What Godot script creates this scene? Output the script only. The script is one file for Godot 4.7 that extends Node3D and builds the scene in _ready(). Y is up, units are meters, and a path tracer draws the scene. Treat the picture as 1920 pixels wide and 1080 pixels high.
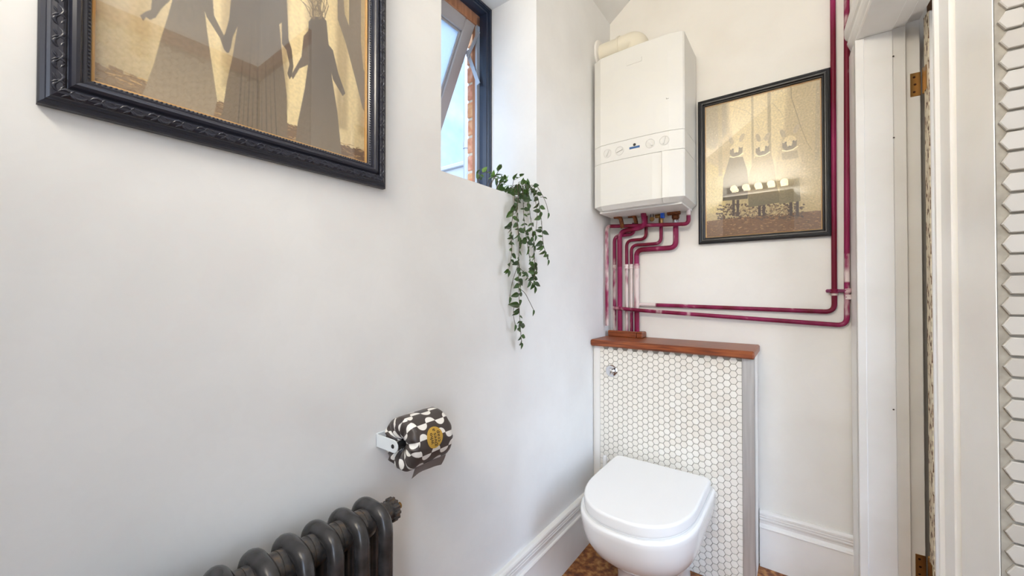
extends Node3D
# A narrow cloakroom: left wall x = 0, back wall z = 0, y up, metres.

const F := 735.0                       # focal length in pixels of the 1920 x 1080 frame
const EYE := Vector3(0.769, 1.1, 1.887)
const YAW := 36.3
const PITCH := 0.62
const SPLAY := 3.5                     # the door wall is not quite parallel to the left wall

var M := {}
var taken := {}
var rng := RandomNumberGenerator.new()


class MB:
	var v := PackedVector3Array()
	var n := PackedVector3Array()
	var t := PackedVector2Array()
	var c := PackedColorArray()
	var ix := PackedInt32Array()
	var colored := false
	var tint := Color.WHITE

	func vert(p: Vector3, nn: Vector3, uv := Vector2.ZERO) -> int:
		v.append(p); n.append(nn); t.append(uv); c.append(tint)
		return v.size() - 1

	func face(a: int, b: int, d: int) -> void:
		var g := (v[b] - v[a]).cross(v[d] - v[a])
		if g.dot(n[a] + n[b] + n[d]) > 0.0:
			ix.append_array([a, d, b])
		else:
			ix.append_array([a, b, d])

	func poly(pts: Array, nn: Vector3, uvs: Array = []) -> void:
		var first := v.size()
		var w := nn.abs()
		for k in pts.size():
			var p: Vector3 = pts[k]
			var flat := Vector2(p.z, -p.y) if w.x >= w.y and w.x >= w.z else (Vector2(p.x, p.z) if w.y >= w.z else Vector2(p.x, -p.y))
			vert(p, nn, uvs[k] if uvs.size() > k else flat)
		for k in range(1, pts.size() - 1):
			face(first, first + k, first + k + 1)

	func away(pts: Array, mid: Vector3) -> void:
		var nn: Vector3 = (pts[1] - pts[0]).cross(pts[2] - pts[0]).normalized()
		if nn.dot(pts[0] - mid) < 0.0:
			nn = -nn
		poly(pts, nn)

	func box(lo: Vector3, hi: Vector3, b := 0.0) -> void:
		var mid := (lo + hi) / 2
		var h := (hi - lo) / 2
		b = minf(b, minf(h.x, minf(h.y, h.z)) * 0.9)
		var ax := [Vector3(1, 0, 0), Vector3(0, 1, 0), Vector3(0, 0, 1)]
		for k in 3:
			var e1: Vector3 = ax[(k + 1) % 3] * (h[(k + 1) % 3] - b)
			var e2: Vector3 = ax[(k + 2) % 3] * (h[(k + 2) % 3] - b)
			for s in [-1.0, 1.0]:
				var o: Vector3 = mid + ax[k] * h[k] * s
				poly([o - e1 - e2, o + e1 - e2, o + e1 + e2, o - e1 + e2], ax[k] * s)
		if b <= 0.0:
			return
		for k in 3:
			var i := (k + 1) % 3
			var j := (k + 2) % 3
			var e: Vector3 = ax[k] * (h[k] - b)
			for si in [-1.0, 1.0]:
				for sj in [-1.0, 1.0]:
					var p: Vector3 = mid + ax[i] * h[i] * si + ax[j] * (h[j] - b) * sj
					var q: Vector3 = mid + ax[i] * (h[i] - b) * si + ax[j] * h[j] * sj
					poly([p - e, p + e, q + e, q - e], (ax[i] * si + ax[j] * sj).normalized())
		for sx in [-1.0, 1.0]:
			for sy in [-1.0, 1.0]:
				for sz in [-1.0, 1.0]:
					var s := Vector3(sx, sy, sz)
					var o := mid + h * s
					poly([o - Vector3(0, b * sy, b * sz), o - Vector3(b * sx, 0, b * sz), o - Vector3(b * sx, b * sy, 0)], s.normalized())

	# rows of points with smooth normals, outward from each row's middle
	func grid(rows: Array, closed := true, cols: Array = [], uvs: Array = [], turn := false) -> void:
		var w: int = rows[0].size()
		var first := v.size()
		var mids := []
		for r in rows:
			var m := Vector3.ZERO
			for p in r:
				m += p
			mids.append(m / w)
		var votes := 0.0
		var ns := []
		for a in rows.size():
			var line := []
			for k in w:
				var du: Vector3 = rows[a][(k + 1) % w] - rows[a][(k + w - 1) % w] if closed else rows[a][mini(k + 1, w - 1)] - rows[a][maxi(k - 1, 0)]
				var dv: Vector3 = rows[mini(a + 1, rows.size() - 1)][k] - rows[maxi(a - 1, 0)][k]
				var g := du.cross(dv)
				if g.length() < 1e-12:
					var e := a - 1 if a == rows.size() - 1 else a + 1
					g = Vector3.ZERO if rows.size() < 2 else (mids[a] - mids[e])
					line.append(g.normalized() if g.length() > 0 else Vector3.UP)
				else:
					votes += signf(g.normalized().dot((rows[a][k] - mids[a]).normalized()))
					line.append(g.normalized())
			ns.append(line)
		var s := -1.0 if (votes < 0.0) != turn else 1.0
		for a in rows.size():
			var pole: bool = rows[a][0].distance_to(rows[a][w / 2]) < 1e-7
			for k in w:
				if colored and cols.size():
					tint = cols[a][k]
				vert(rows[a][k], ns[a][k] * (1.0 if pole else s), uvs[a][k] if uvs.size() else Vector2.ZERO)
		for a in rows.size() - 1:
			for k in (w if closed else w - 1):
				var p := first + a * w + k
				var q := first + a * w + (k + 1) % w
				face(p, q, q + w)
				face(p, q + w, p + w)

	func cap(ring: Array, nn: Vector3) -> void:
		var m := Vector3.ZERO
		for p in ring:
			m += p
		m /= ring.size()
		var first := vert(m, nn)
		for p in ring:
			vert(p, nn)
		for k in ring.size():
			face(first, first + 1 + k, first + 1 + (k + 1) % ring.size())

	func tube(path: Array, r, segs := 12, caps := true, cols = null) -> void:
		var rows := []
		var tones := []
		var side := Vector3.ZERO
		for a in path.size():
			var d: Vector3 = (path[mini(a + 1, path.size() - 1)] - path[maxi(a - 1, 0)]).normalized()
			if side == Vector3.ZERO:
				side = d.cross(Vector3.UP if absf(d.y) < 0.9 else Vector3.RIGHT).normalized()
			side = (side - d * side.dot(d)).normalized()
			var up := d.cross(side)
			var rad: float = r[a] if r is Array else r
			var ring := []
			var tone := []
			for k in segs:
				var w := TAU * k / segs
				ring.append(path[a] + (side * cos(w) + up * sin(w)) * rad)
				if (cols != null):
					tone.append(cols.call(ring[-1]))
			rows.append(ring)
			tones.append(tone)
		colored = colored or (cols != null)
		grid(rows, true, tones if (cols != null) else [])
		if caps:
			cap(rows[0], (path[0] - path[1]).normalized())
			cap(rows[-1], (path[-1] - path[-2]).normalized())

	# profile of (radius, along) turned round an axis
	func lathe(prof: Array, o: Vector3, axis := Vector3.UP, segs := 24) -> void:
		var e1 := axis.cross(Vector3.RIGHT if absf(axis.x) < 0.9 else Vector3.UP).normalized()
		var e2 := axis.cross(e1)
		var rows := []
		for p in prof:
			var ring := []
			for k in segs:
				var w := TAU * k / segs
				ring.append(o + axis * p.y + (e1 * cos(w) + e2 * sin(w)) * p.x)
			rows.append(ring)
		# facets between profile points stay crisp
		for a in rows.size() - 1:
			var d: Vector2 = prof[a + 1] - prof[a]
			var first := v.size()
			for row in 2:
				for k in segs:
					var w := TAU * k / segs
					var out := e1 * cos(w) + e2 * sin(w)
					var nn := (out * d.y - axis * d.x).normalized()
					vert(rows[a + row][k], nn)
			for k in segs:
				var p := first + k
				var q := first + (k + 1) % segs
				var g := (v[q] - v[p]).cross(v[q + segs] - v[p])
				if g.length() < 1e-14:
					g = (v[q + segs] - v[p]).cross(v[p + segs] - v[p])
				face(p, q, q + segs)
				face(p, q + segs, p + segs)

	# flat polygon in the plane (ax, ay) from o, pushed along az
	func prism(pts: Array, o: Vector3, ax: Vector3, ay: Vector3, az: Vector3, smooth := false) -> void:
		var poly2 := PackedVector2Array(pts)
		var tri := Geometry2D.triangulate_polygon(poly2)
		var nz := az.normalized()
		for end in 2:
			var first := v.size()
			for p in pts:
				vert(o + ax * p.x + ay * p.y + az * end, nz if end else -nz)
			for k in range(0, tri.size(), 3):
				face(first + tri[k], first + tri[k + 1], first + tri[k + 2])
		var cw := Geometry2D.is_polygon_clockwise(poly2)
		var nrm := []
		for k in pts.size():
			var d: Vector2 = (pts[(k + 1) % pts.size()] - pts[k]).normalized()
			var g := Vector2(d.y, -d.x) * (-1.0 if cw else 1.0)
			nrm.append((ax * g.x + ay * g.y).normalized())
		for k in pts.size():
			var j := (k + 1) % pts.size()
			var na: Vector3 = nrm[k]
			var n0: Vector3 = (na + nrm[(k + pts.size() - 1) % pts.size()]).normalized() if smooth else na
			var n1: Vector3 = (na + nrm[j]).normalized() if smooth else na
			var a: Vector3 = o + ax * pts[k].x + ay * pts[k].y
			var b: Vector3 = o + ax * pts[j].x + ay * pts[j].y
			var i0 := vert(a, n0)
			var i1 := vert(b, n1)
			var i2 := vert(b + az, n1)
			var i3 := vert(a + az, n0)
			face(i0, i1, i2)
			face(i0, i2, i3)

	func mesh() -> ArrayMesh:
		var arr := []
		arr.resize(Mesh.ARRAY_MAX)
		arr[Mesh.ARRAY_VERTEX] = v
		arr[Mesh.ARRAY_NORMAL] = n
		arr[Mesh.ARRAY_TEX_UV] = t
		if colored:
			arr[Mesh.ARRAY_COLOR] = c
		arr[Mesh.ARRAY_INDEX] = ix
		var m := ArrayMesh.new()
		m.add_surface_from_arrays(Mesh.PRIMITIVE_TRIANGLES, arr)
		return m


# ---------------------------------------------------------------- helpers
func unique(called: String) -> String:
	if not taken.has(called):
		taken[called] = 0
		return called
	taken[called] += 1
	return "%s_%03d" % [called, taken[called]]


func put(called: String, m, material: Material, parent: Node = null) -> MeshInstance3D:
	var o := MeshInstance3D.new()
	o.mesh = m.mesh() if m is MB else m
	o.material_override = material
	o.cast_shadow = GeometryInstance3D.SHADOW_CASTING_SETTING_ON
	if parent == null:
		o.name = unique(called)
		add_child(o)
	else:
		o.name = called
		parent.add_child(o, true)
	return o


func struct(called: String, m, material: Material, label := "", category := "") -> MeshInstance3D:
	var o := put(called, m, material)
	o.set_meta("kind", "structure")
	if label:
		o.set_meta("label", label)
		o.set_meta("category", category)
	return o


func base(called: String, label: String, category: String, at := Vector3.ZERO, group := "") -> Node3D:
	var o := Node3D.new()
	o.name = unique(called)
	add_child(o)
	o.position = at
	o.set_meta("label", label)
	o.set_meta("category", category)
	if group:
		o.set_meta("group", group)
	return o


func ray(px: float, py: float) -> Vector3:
	return Basis.from_euler(Vector3(deg_to_rad(PITCH), deg_to_rad(YAW), 0)) * Vector3((px - 960.0) / F, (540.0 - py) / F, -1.0)


func on_x(px: float, py: float, x: float) -> Vector3:
	var d := ray(px, py)
	return EYE + d * ((x - EYE.x) / d.x)


func on_z(px: float, py: float, z: float) -> Vector3:
	var d := ray(px, py)
	return EYE + d * ((z - EYE.z) / d.z)


func rgb(r: float, g: float, b: float) -> Color:
	return Color(r / 255.0, g / 255.0, b / 255.0)


func mat(col: Color, rough := 0.6, metal := 0.0, spec := 0.5) -> StandardMaterial3D:
	var m := StandardMaterial3D.new()
	m.albedo_color = col
	m.roughness = rough
	m.metallic = metal
	m.metallic_specular = spec
	return m


func noise_tex(freq: float, seed_: int, ramp: Array, oct := 4, size := 512, kind := FastNoiseLite.TYPE_SIMPLEX_SMOOTH) -> NoiseTexture2D:
	var f := FastNoiseLite.new()
	f.noise_type = kind
	f.seed = seed_
	f.frequency = freq
	f.fractal_octaves = oct
	var t := NoiseTexture2D.new()
	t.width = size
	t.height = size
	t.seamless = true
	t.noise = f
	if ramp.size():
		var g := Gradient.new()
		var at := PackedFloat32Array()
		var cs := PackedColorArray()
		for k in ramp.size():
			at.append(ramp[k][0])
			cs.append(ramp[k][1])
		g.offsets = at
		g.colors = cs
		t.color_ramp = g
	return t


func tri_mat(tex: Texture2D, scale: Vector3, rough := 0.6, bump: Texture2D = null, relief := 0.0, world := true) -> StandardMaterial3D:
	var m := mat(Color.WHITE, rough)
	m.albedo_texture = tex
	m.uv1_triplanar = true
	m.uv1_world_triplanar = world
	m.uv1_scale = scale
	if bump:
		m.heightmap_enabled = true
		m.heightmap_texture = bump
		m.heightmap_scale = relief
	return m


# the same without three-way mapping: flat faces carry their size in metres as UV
func flat_mat(tex: Texture2D, scale: Vector3, rough := 0.6, bump: Texture2D = null, relief := 0.0) -> StandardMaterial3D:
	var m := tri_mat(tex, scale, rough, bump, relief)
	m.uv1_triplanar = false
	return m


func vmat(rough := 0.5, metal := 0.0) -> StandardMaterial3D:
	var m := mat(Color.WHITE, rough, metal)
	m.vertex_color_use_as_albedo = true
	return m


func pane(alpha := 0.02) -> StandardMaterial3D:
	var m := mat(Color(1, 1, 1, alpha), 0.0)
	m.transparency = BaseMaterial3D.TRANSPARENCY_ALPHA
	return m


func fillet(pts: Array, rad: float, steps := 6, fine := 0.0) -> Array:
	var out := [pts[0]]
	for k in range(1, pts.size() - 1):
		var a: Vector3 = (pts[k - 1] - pts[k]).normalized()
		var b: Vector3 = (pts[k + 1] - pts[k]).normalized()
		var r := minf(rad, minf(pts[k].distance_to(pts[k - 1]), pts[k].distance_to(pts[k + 1])) * 0.49)
		for s in steps + 1:
			var u := float(s) / steps
			var p: Vector3 = pts[k] + a * r
			var q: Vector3 = pts[k] + b * r
			out.append(p.lerp(pts[k], u).lerp(pts[k].lerp(q, u), u))
	out.append(pts[-1])
	if fine <= 0.0:
		return out
	var dense := [out[0]]
	for k in range(1, out.size()):
		var cuts := maxi(1, int(out[k].distance_to(out[k - 1]) / fine))
		for s in range(1, cuts + 1):
			dense.append(out[k - 1].lerp(out[k], float(s) / cuts))
	return dense


func circle2(r: float, segs := 20, at := Vector2.ZERO) -> Array:
	var out := []
	for k in segs:
		out.append(at + Vector2(cos(TAU * k / segs), sin(TAU * k / segs)) * r)
	return out


func hexagon(flat: float) -> Array:
	# flat edges above and below, points to the sides; flat = distance between the flat edges
	var out := []
	for k in 6:
		out.append(Vector2(cos(TAU * k / 6), sin(TAU * k / 6)) * flat / sqrt(3.0))
	return out


# a tile with a worn edge: outline in the plane (ax, ay), thickness along az
func add_tile(mb: MB, pts: Array, o: Vector3, ax: Vector3, ay: Vector3, az: Vector3, thick: float, edge := 0.0008) -> void:
	var inner := Geometry2D.offset_polygon(PackedVector2Array(pts), -edge)
	if inner.is_empty() or inner[0].size() != pts.size():
		mb.prism(pts, o, ax, ay, az * thick)
		return
	var low := []
	var mid := []
	var top := []
	for k in pts.size():
		var p: Vector2 = pts[k]
		# the inset outline starts anywhere: take the nearest point
		var q: Vector2 = inner[0][0]
		for c in inner[0]:
			if c.distance_to(p) < q.distance_to(p):
				q = c
		low.append(o + ax * p.x + ay * p.y)
		mid.append(o + ax * p.x + ay * p.y + az * (thick - edge))
		top.append(o + ax * q.x + ay * q.y + az * thick)
	mb.poly(top, az)
	var cen := Vector3.ZERO
	for p in low:
		cen += p
	cen = cen / low.size() - az * thick
	for k in pts.size():
		var j := (k + 1) % pts.size()
		mb.away([mid[k], mid[j], top[j], top[k]], cen)
		mb.away([low[k], low[j], mid[j], mid[k]], cen)


# straight moulding: profile (up, out) swept from a to b
func moulding(mb: MB, prof: Array, a: Vector3, b: Vector3, up: Vector3, out: Vector3, mitre_a := 0.0, mitre_b := 0.0) -> void:
	var d := (b - a).normalized()
	var mid := Vector2.ZERO
	for p in prof:
		mid += p
	mid /= prof.size()
	var votes := 0.0
	for k in prof.size() - 1:
		var e: Vector2 = prof[k + 1] - prof[k]
		votes += Vector2(-e.y, e.x).dot((prof[k] + prof[k + 1]) / 2 - mid)
	for k in prof.size() - 1:
		var p: Vector2 = prof[k]
		var q: Vector2 = prof[k + 1]
		var e := q - p
		var nn := (up * -e.y + out * e.x).normalized() * signf(votes)
		mb.poly([a + up * p.x + out * p.y + d * (mitre_a * p.x), b + up * p.x + out * p.y - d * (mitre_b * p.x),
			b + up * q.x + out * q.y - d * (mitre_b * q.x), a + up * q.x + out * q.y + d * (mitre_a * q.x)], nn)
	for end in 2:
		var o := b if end else a
		var s := -mitre_b if end else mitre_a
		var pts := []
		for p in prof:
			pts.append(o + up * p.x + out * p.y + d * (s * p.x))
		var tri := Geometry2D.triangulate_polygon(PackedVector2Array(prof))
		var first := mb.v.size()
		for p in pts:
			mb.vert(p, d if end else -d)
		for k in range(0, tri.size(), 3):
			mb.face(first + tri[k], first + tri[k + 1], first + tri[k + 2])


# ---------------------------------------------------------------- prints
func fill_shape(im: Image, pts: Array, col: Color, foot = null) -> void:
	var lo := 1e9
	var hi := -1e9
	for p in pts:
		lo = minf(lo, p.y)
		hi = maxf(hi, p.y)
	for y in range(maxi(0, int(lo)), mini(im.get_height() - 1, int(hi)) + 1):
		var xs := []
		var ink: Color = col if foot == null else col.lerp(foot, smoothstep(0.25, 1.0, (y - lo) / (hi - lo)))
		var yy := y + 0.5
		for k in pts.size():
			var a: Vector2 = pts[k]
			var b: Vector2 = pts[(k + 1) % pts.size()]
			if (a.y <= yy) != (b.y <= yy):
				xs.append(a.x + (yy - a.y) / (b.y - a.y) * (b.x - a.x))
		xs.sort()
		for k in range(0, xs.size() - 1, 2):
			var x0 := maxi(0, roundi(xs[k]))
			var x1 := mini(im.get_width(), roundi(xs[k + 1]))
			if x1 > x0:
				im.fill_rect(Rect2i(x0, y, x1 - x0, 1), ink)


func oval(c: Vector2, r: Vector2, turn := 0.0, segs := 24) -> Array:
	var out := []
	for k in segs:
		out.append(c + (Vector2(cos(TAU * k / segs), sin(TAU * k / segs)) * r).rotated(turn))
	return out


func stroke(im: Image, pts: Array, w0: float, w1: float, col: Color) -> void:
	for k in pts.size() - 1:
		var u := float(k) / maxi(1, pts.size() - 1)
		var w := lerpf(w0, w1, u)
		var d: Vector2 = (pts[k + 1] - pts[k]).normalized().orthogonal() * w * 0.5
		fill_shape(im, [pts[k] + d, pts[k + 1] + d, pts[k + 1] - d, pts[k] - d], col)


func _ready() -> void:
	rng.seed = 7
	# ------------------------------------------------ camera, sky, sun, exposure
	var cam := Camera3D.new()
	cam.name = "camera"
	add_child(cam)
	cam.position = EYE
	cam.rotation = Vector3(deg_to_rad(PITCH), deg_to_rad(YAW), 0)
	cam.fov = rad_to_deg(2.0 * atan(540.0 / F))
	cam.near = 0.02
	cam.far = 200.0
	cam.current = true
	var env := Environment.new()
	env.background_mode = Environment.BG_SKY
	env.tonemap_mode = Environment.TONE_MAPPER_LINEAR
	env.tonemap_exposure = 0.94
	env.sdfgi_enabled = true
	env.ssao_enabled = true
	env.ssil_enabled = true
	var sky := Sky.new()
	var air := ProceduralSkyMaterial.new()
	air.sky_top_color = Color(0.76, 0.84, 0.95)
	air.sky_horizon_color = Color(0.88, 0.92, 0.97)
	air.ground_bottom_color = Color(0.58, 0.57, 0.55)
	air.ground_horizon_color = Color(0.74, 0.74, 0.73)
	air.sky_energy_multiplier = 2.9
	air.ground_energy_multiplier = 3.0
	air.sun_angle_max = 1.0
	sky.sky_material = air
	env.sky = sky
	var we := WorldEnvironment.new()
	we.name = "world_environment"
	we.environment = env
	add_child(we)

	make_materials()
	build_shell()
	build_door_side()
	build_tiled_side()
	build_window()
	build_outside()
	build_cistern_unit()
	build_toilet()
	build_boiler()
	build_pipes()
	build_large_picture()
	build_small_picture()
	build_radiator()
	build_roll()
	build_plant()
	build_rear()


func make_materials() -> void:
	var plaster := noise_tex(0.006, 3, [[0.0, rgb(229, 228, 227)], [0.5, rgb(234, 234, 233)], [1.0, rgb(239, 239, 238)]], 5)
	var lumps := noise_tex(0.012, 5, [], 5)
	M.wall = flat_mat(plaster, Vector3(0.7, 0.7, 0.7), 0.62, lumps, 0.12)
	M.back = flat_mat(noise_tex(0.006, 13, [[0.0, rgb(231, 227, 220)], [0.5, rgb(236, 233, 227)], [1.0, rgb(240, 237, 232)]], 5), Vector3(0.7, 0.7, 0.7), 0.62, lumps, 0.15)
	M.ceiling = flat_mat(plaster, Vector3(0.9, 0.9, 0.9), 0.75)
	M.gloss = flat_mat(noise_tex(0.01, 9, [[0.0, rgb(232, 229, 224)], [1.0, rgb(240, 238, 235)]], 4, 256), Vector3(1.3, 1.3, 1.3), 0.32)
	M.floor = flat_mat(noise_tex(0.02, 21, [[0.0, rgb(70, 34, 20)], [0.3, rgb(112, 62, 30)], [0.5, rgb(140, 86, 46)], [0.68, rgb(168, 116, 66)], [1.0, rgb(196, 150, 96)]], 5), Vector3(2.6, 2.6, 2.6), 0.5, noise_tex(0.03, 22, [], 4, 256), 0.1)
	M.wood = tri_mat(noise_tex(0.012, 31, [[0.0, rgb(84, 36, 18)], [0.4, rgb(122, 58, 28)], [0.6, rgb(142, 74, 38)], [1.0, rgb(166, 98, 54)]], 5), Vector3(0.9, 16.0, 16.0), 0.38)
	M.dark_wood = flat_mat(noise_tex(0.012, 37, [[0.0, rgb(26, 16, 12)], [1.0, rgb(52, 34, 25)]], 4, 256), Vector3(8.0, 0.9, 1), 0.4)
	M.grout = flat_mat(noise_tex(0.03, 41, [[0.0, rgb(140, 134, 124)], [1.0, rgb(172, 166, 155)]], 4, 256), Vector3(5, 5, 5), 0.9)
	M.tile = [mat(rgb(238, 234, 226), 0.3), mat(rgb(234, 229, 220), 0.3), mat(rgb(241, 238, 231), 0.3)]
	M.big_tile = [mat(rgb(178, 173, 166), 0.4), mat(rgb(174, 168, 160), 0.4), mat(rgb(182, 177, 170), 0.4)]
	M.ceramic = mat(rgb(244, 243, 241), 0.12)
	M.ceramic.clearcoat_enabled = true
	M.ceramic.clearcoat = 0.4
	M.ceramic.clearcoat_roughness = 0.05
	M.seat = mat(rgb(243, 243, 242), 0.22)
	M.enamel = flat_mat(noise_tex(0.008, 51, [[0.0, rgb(222, 221, 216)], [1.0, rgb(228, 227, 223)]], 3, 256), Vector3(1, 1, 1), 0.42)
	M.ivory = mat(rgb(228, 221, 203), 0.35)
	M.chrome = mat(rgb(225, 226, 230), 0.06, 1.0)
	M.alu = flat_mat(noise_tex(0.02, 61, [[0.0, rgb(192, 190, 188)], [1.0, rgb(214, 213, 211)]], 4, 256), Vector3(14, 0.6, 1), 0.42)
	M.alu.metallic = 0.65
	M.black = mat(rgb(15, 15, 19), 0.36)
	M.frame_dark = mat(rgb(40, 42, 54), 0.28)
	M.gold = mat(rgb(206, 160, 92), 0.35, 0.55)
	M.navy = mat(rgb(36, 45, 64), 0.35)
	M.shaded_grey = mat(rgb(176, 172, 174), 0.4)  # sash colour, greyed to hold the shade on its inside
	M.zinc = mat(rgb(196, 200, 206), 0.35, 0.7)
	M.pine = flat_mat(noise_tex(0.012, 71, [[0.0, rgb(158, 104, 72)], [1.0, rgb(198, 142, 104)]], 4, 256), Vector3(12, 1, 12), 0.6)
	M.brass = mat(rgb(158, 122, 74), 0.32, 0.9)
	M.copper = tri_mat(noise_tex(0.03, 81, [[0.0, rgb(58, 30, 16)], [0.5, rgb(112, 62, 30)], [1.0, rgb(156, 96, 52)]], 4, 256), Vector3(12, 12, 12), 0.42)
	M.copper.metallic = 0.6
	M.iron = tri_mat(noise_tex(0.02, 91, [[0.0, rgb(50, 48, 48)], [0.55, rgb(70, 69, 70)], [1.0, rgb(82, 81, 82)]], 4, 256), Vector3(5, 5, 5), 0.26)
	M.iron.metallic = 0.35
	M.hub = tri_mat(noise_tex(0.03, 95, [[0.0, rgb(52, 51, 53)], [0.55, rgb(84, 82, 82)], [0.74, rgb(102, 90, 78)], [1.0, rgb(128, 98, 72)]], 4, 256), Vector3(9, 9, 9), 0.34)
	M.hub.metallic = 0.4
	M.paint = vmat(0.42)
	M.paint.metallic_specular = 0.35
	M.white_plastic = mat(rgb(240, 240, 240), 0.35)
	M.chipped = flat_mat(noise_tex(0.03, 99, [[0.0, rgb(70, 44, 26)], [0.34, rgb(104, 70, 42)], [0.4, rgb(214, 200, 172)], [1.0, rgb(232, 222, 202)]], 5, 256), Vector3(9, 3.0, 9), 0.6)
	M.hall = mat(rgb(190, 164, 142), 0.8)


# ---------------------------------------------------------------- the room
func build_shell() -> void:
	# left wall with the window opening
	var w := MB.new()
	var z0 := 0.690
	var z1 := 1.160
	var y0 := 1.424
	var y1 := 2.220
	w.box(Vector3(-0.21, 0, -0.12), Vector3(0, 2.6, z0))
	w.box(Vector3(-0.21, 0, z1), Vector3(0, 2.6, 2.62))
	w.box(Vector3(-0.21, 0, z0), Vector3(0, y0, z1))
	w.box(Vector3(-0.21, y1, z0), Vector3(0, 2.6, z1))
	struct("wall_left", w, M.wall, "white painted plaster wall holding the window and large picture", "wall")
	var b := MB.new()
	b.box(Vector3(-0.21, 0, -0.12), Vector3(1.12, 3.35, 0))
	struct("wall_back", b, M.back, "cream painted plaster wall behind the boiler and pipes", "wall")
	# sloping ceiling with an unseen rooflight added to light the room
	var c := MB.new()
	var sl := 0.727
	var hy := func(x: float) -> float: return 2.46 + sl * x
	var ro := [0.85, 1.42, 1.4, 2.3]
	for a in [[-0.21, ro[0], -0.12, 2.62], [ro[1], 1.75, -0.12, 2.62], [ro[0], ro[1], -0.12, ro[2]], [ro[0], ro[1], ro[3], 2.62]]:
		var low := [Vector3(a[0], hy.call(a[0]), a[2]), Vector3(a[1], hy.call(a[1]), a[2]), Vector3(a[1], hy.call(a[1]), a[3]), Vector3(a[0], hy.call(a[0]), a[3])]
		var mid := Vector3.ZERO
		var up := []
		for p in low:
			up.append(p + Vector3(-0.1, 0.137, 0))
			mid += (p + up[-1]) / 8.0
		c.away(low, mid)
		c.away(up, mid)
		for k in 4:
			c.away([low[k], low[(k + 1) % 4], up[(k + 1) % 4], up[k]], mid)
	struct("ceiling", c, M.ceiling, "sloping white plaster ceiling rising from the left wall", "ceiling")
	var rf := MB.new()
	var e1 := Vector3(1, sl, 0).normalized()
	var e2 := Vector3(-sl, 1, 0).normalized()
	var ru: float = (ro[1] - ro[0]) / e1.x
	var o0 := Vector3(ro[0], hy.call(ro[0]), 0) + e2 * 0.05
	for s in [[0.0, 0.05, ro[2], ro[3]], [ru - 0.05, ru, ro[2], ro[3]], [0.05, ru - 0.05, ro[2], ro[2] + 0.05], [0.05, ru - 0.05, ro[3] - 0.05, ro[3]]]:
		rf.prism([Vector2(s[0], 0), Vector2(s[1], 0), Vector2(s[1], 0.05), Vector2(s[0], 0.05)], o0 + Vector3(0, 0, s[2]), e1, e2, Vector3(0, 0, s[3] - s[2]))
	var rw := struct("window_2", rf, M.gloss)
	var rp := MB.new()
	rp.prism([Vector2(0.04, 0.02), Vector2(ru - 0.04, 0.02), Vector2(ru - 0.04, 0.024), Vector2(0.04, 0.024)], o0 + Vector3(0, 0, ro[2] + 0.04), e1, e2, Vector3(0, 0, ro[3] - ro[2] - 0.08))
	put("pane", rp, pane(), rw)
	var f := MB.new()
	f.box(Vector3(-0.21, -0.1, -0.12), Vector3(2.3, 0, 2.62))
	struct("floor", f, M.floor, "mottled brown floor around the toilet", "floor")
	var r := MB.new()
	# behind the camera: unseen glazed door added beside the cabinet for low light
	var wx := [0.95, 1.52]
	var wy := [0.0, 2.06]
	r.box(Vector3(-0.21, 0, 2.52), Vector3(wx[0], 3.8, 2.64))
	r.box(Vector3(wx[1], 0, 2.52), Vector3(1.75, 3.8, 2.64))
	r.box(Vector3(wx[0], wy[1], 2.52), Vector3(wx[1], 3.8, 2.64))
	struct("wall_front", r, M.wall)
	var wf := MB.new()
	for s in [[wx[0], 0.01, wx[1], 0.14], [wx[0], wy[1] - 0.05, wx[1], wy[1]], [wx[0], 0.14, wx[0] + 0.045, wy[1] - 0.05], [wx[1] - 0.045, 0.14, wx[1], wy[1] - 0.05]]:
		wf.box(Vector3(s[0], s[1], 2.57), Vector3(s[2], s[3], 2.61), 0.003)
	var w2 := struct("door_2", wf, M.gloss)
	var wp := MB.new()
	wp.box(Vector3(wx[0] + 0.04, 0.13, 2.588), Vector3(wx[1] - 0.04, wy[1] - 0.045, 2.592))
	put("pane", wp, pane(), w2)
	# skirtings: flat board, bead, cove and two grooves under a rounded top
	var prof := [Vector2(0, 0), Vector2(0, 0.018), Vector2(0.152, 0.018), Vector2(0.154, 0.021), Vector2(0.158, 0.022), Vector2(0.162, 0.020), Vector2(0.164, 0.016),
		Vector2(0.172, 0.0125), Vector2(0.181, 0.0135), Vector2(0.186, 0.017), Vector2(0.190, 0.018), Vector2(0.1925, 0.0145), Vector2(0.195, 0.0145), Vector2(0.197, 0.018),
		Vector2(0.200, 0.0185), Vector2(0.2025, 0.015), Vector2(0.205, 0.015), Vector2(0.207, 0.0185), Vector2(0.214, 0.0185), Vector2(0.219, 0.0165), Vector2(0.223, 0.012), Vector2(0.223, 0.0)]
	var s := MB.new()
	moulding(s, prof, Vector3(0, 0, 0.222), Vector3(0, 0, 2.52), Vector3.UP, Vector3.RIGHT)
	struct("baseboard_left", s, M.gloss, "white moulded skirting board along the window wall", "skirting")
	s = MB.new()
	moulding(s, prof, Vector3(0.632, 0, 0), Vector3(0.926, 0, 0), Vector3.UP, Vector3.BACK)
	struct("baseboard_back", s, M.gloss, "white moulded skirting board between tiled unit and door frame", "skirting")
	# old crack in the corner above the flue
	var k := MB.new()
	var path := []
	for a in [[1120, 8], [1124, 14], [1129, 22], [1134, 29], [1139, 35], [1143, 41]]:
		path.append(on_x(a[0], a[1], 0.0015))
	k.tube(path, [0.002, 0.0012, 0.0016, 0.001, 0.0014, 0.002], 6)
	var o := struct("trim_1", k, mat(rgb(70, 58, 46), 0.9), "thin dark crack in the plaster above the boiler flue", "crack")


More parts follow.
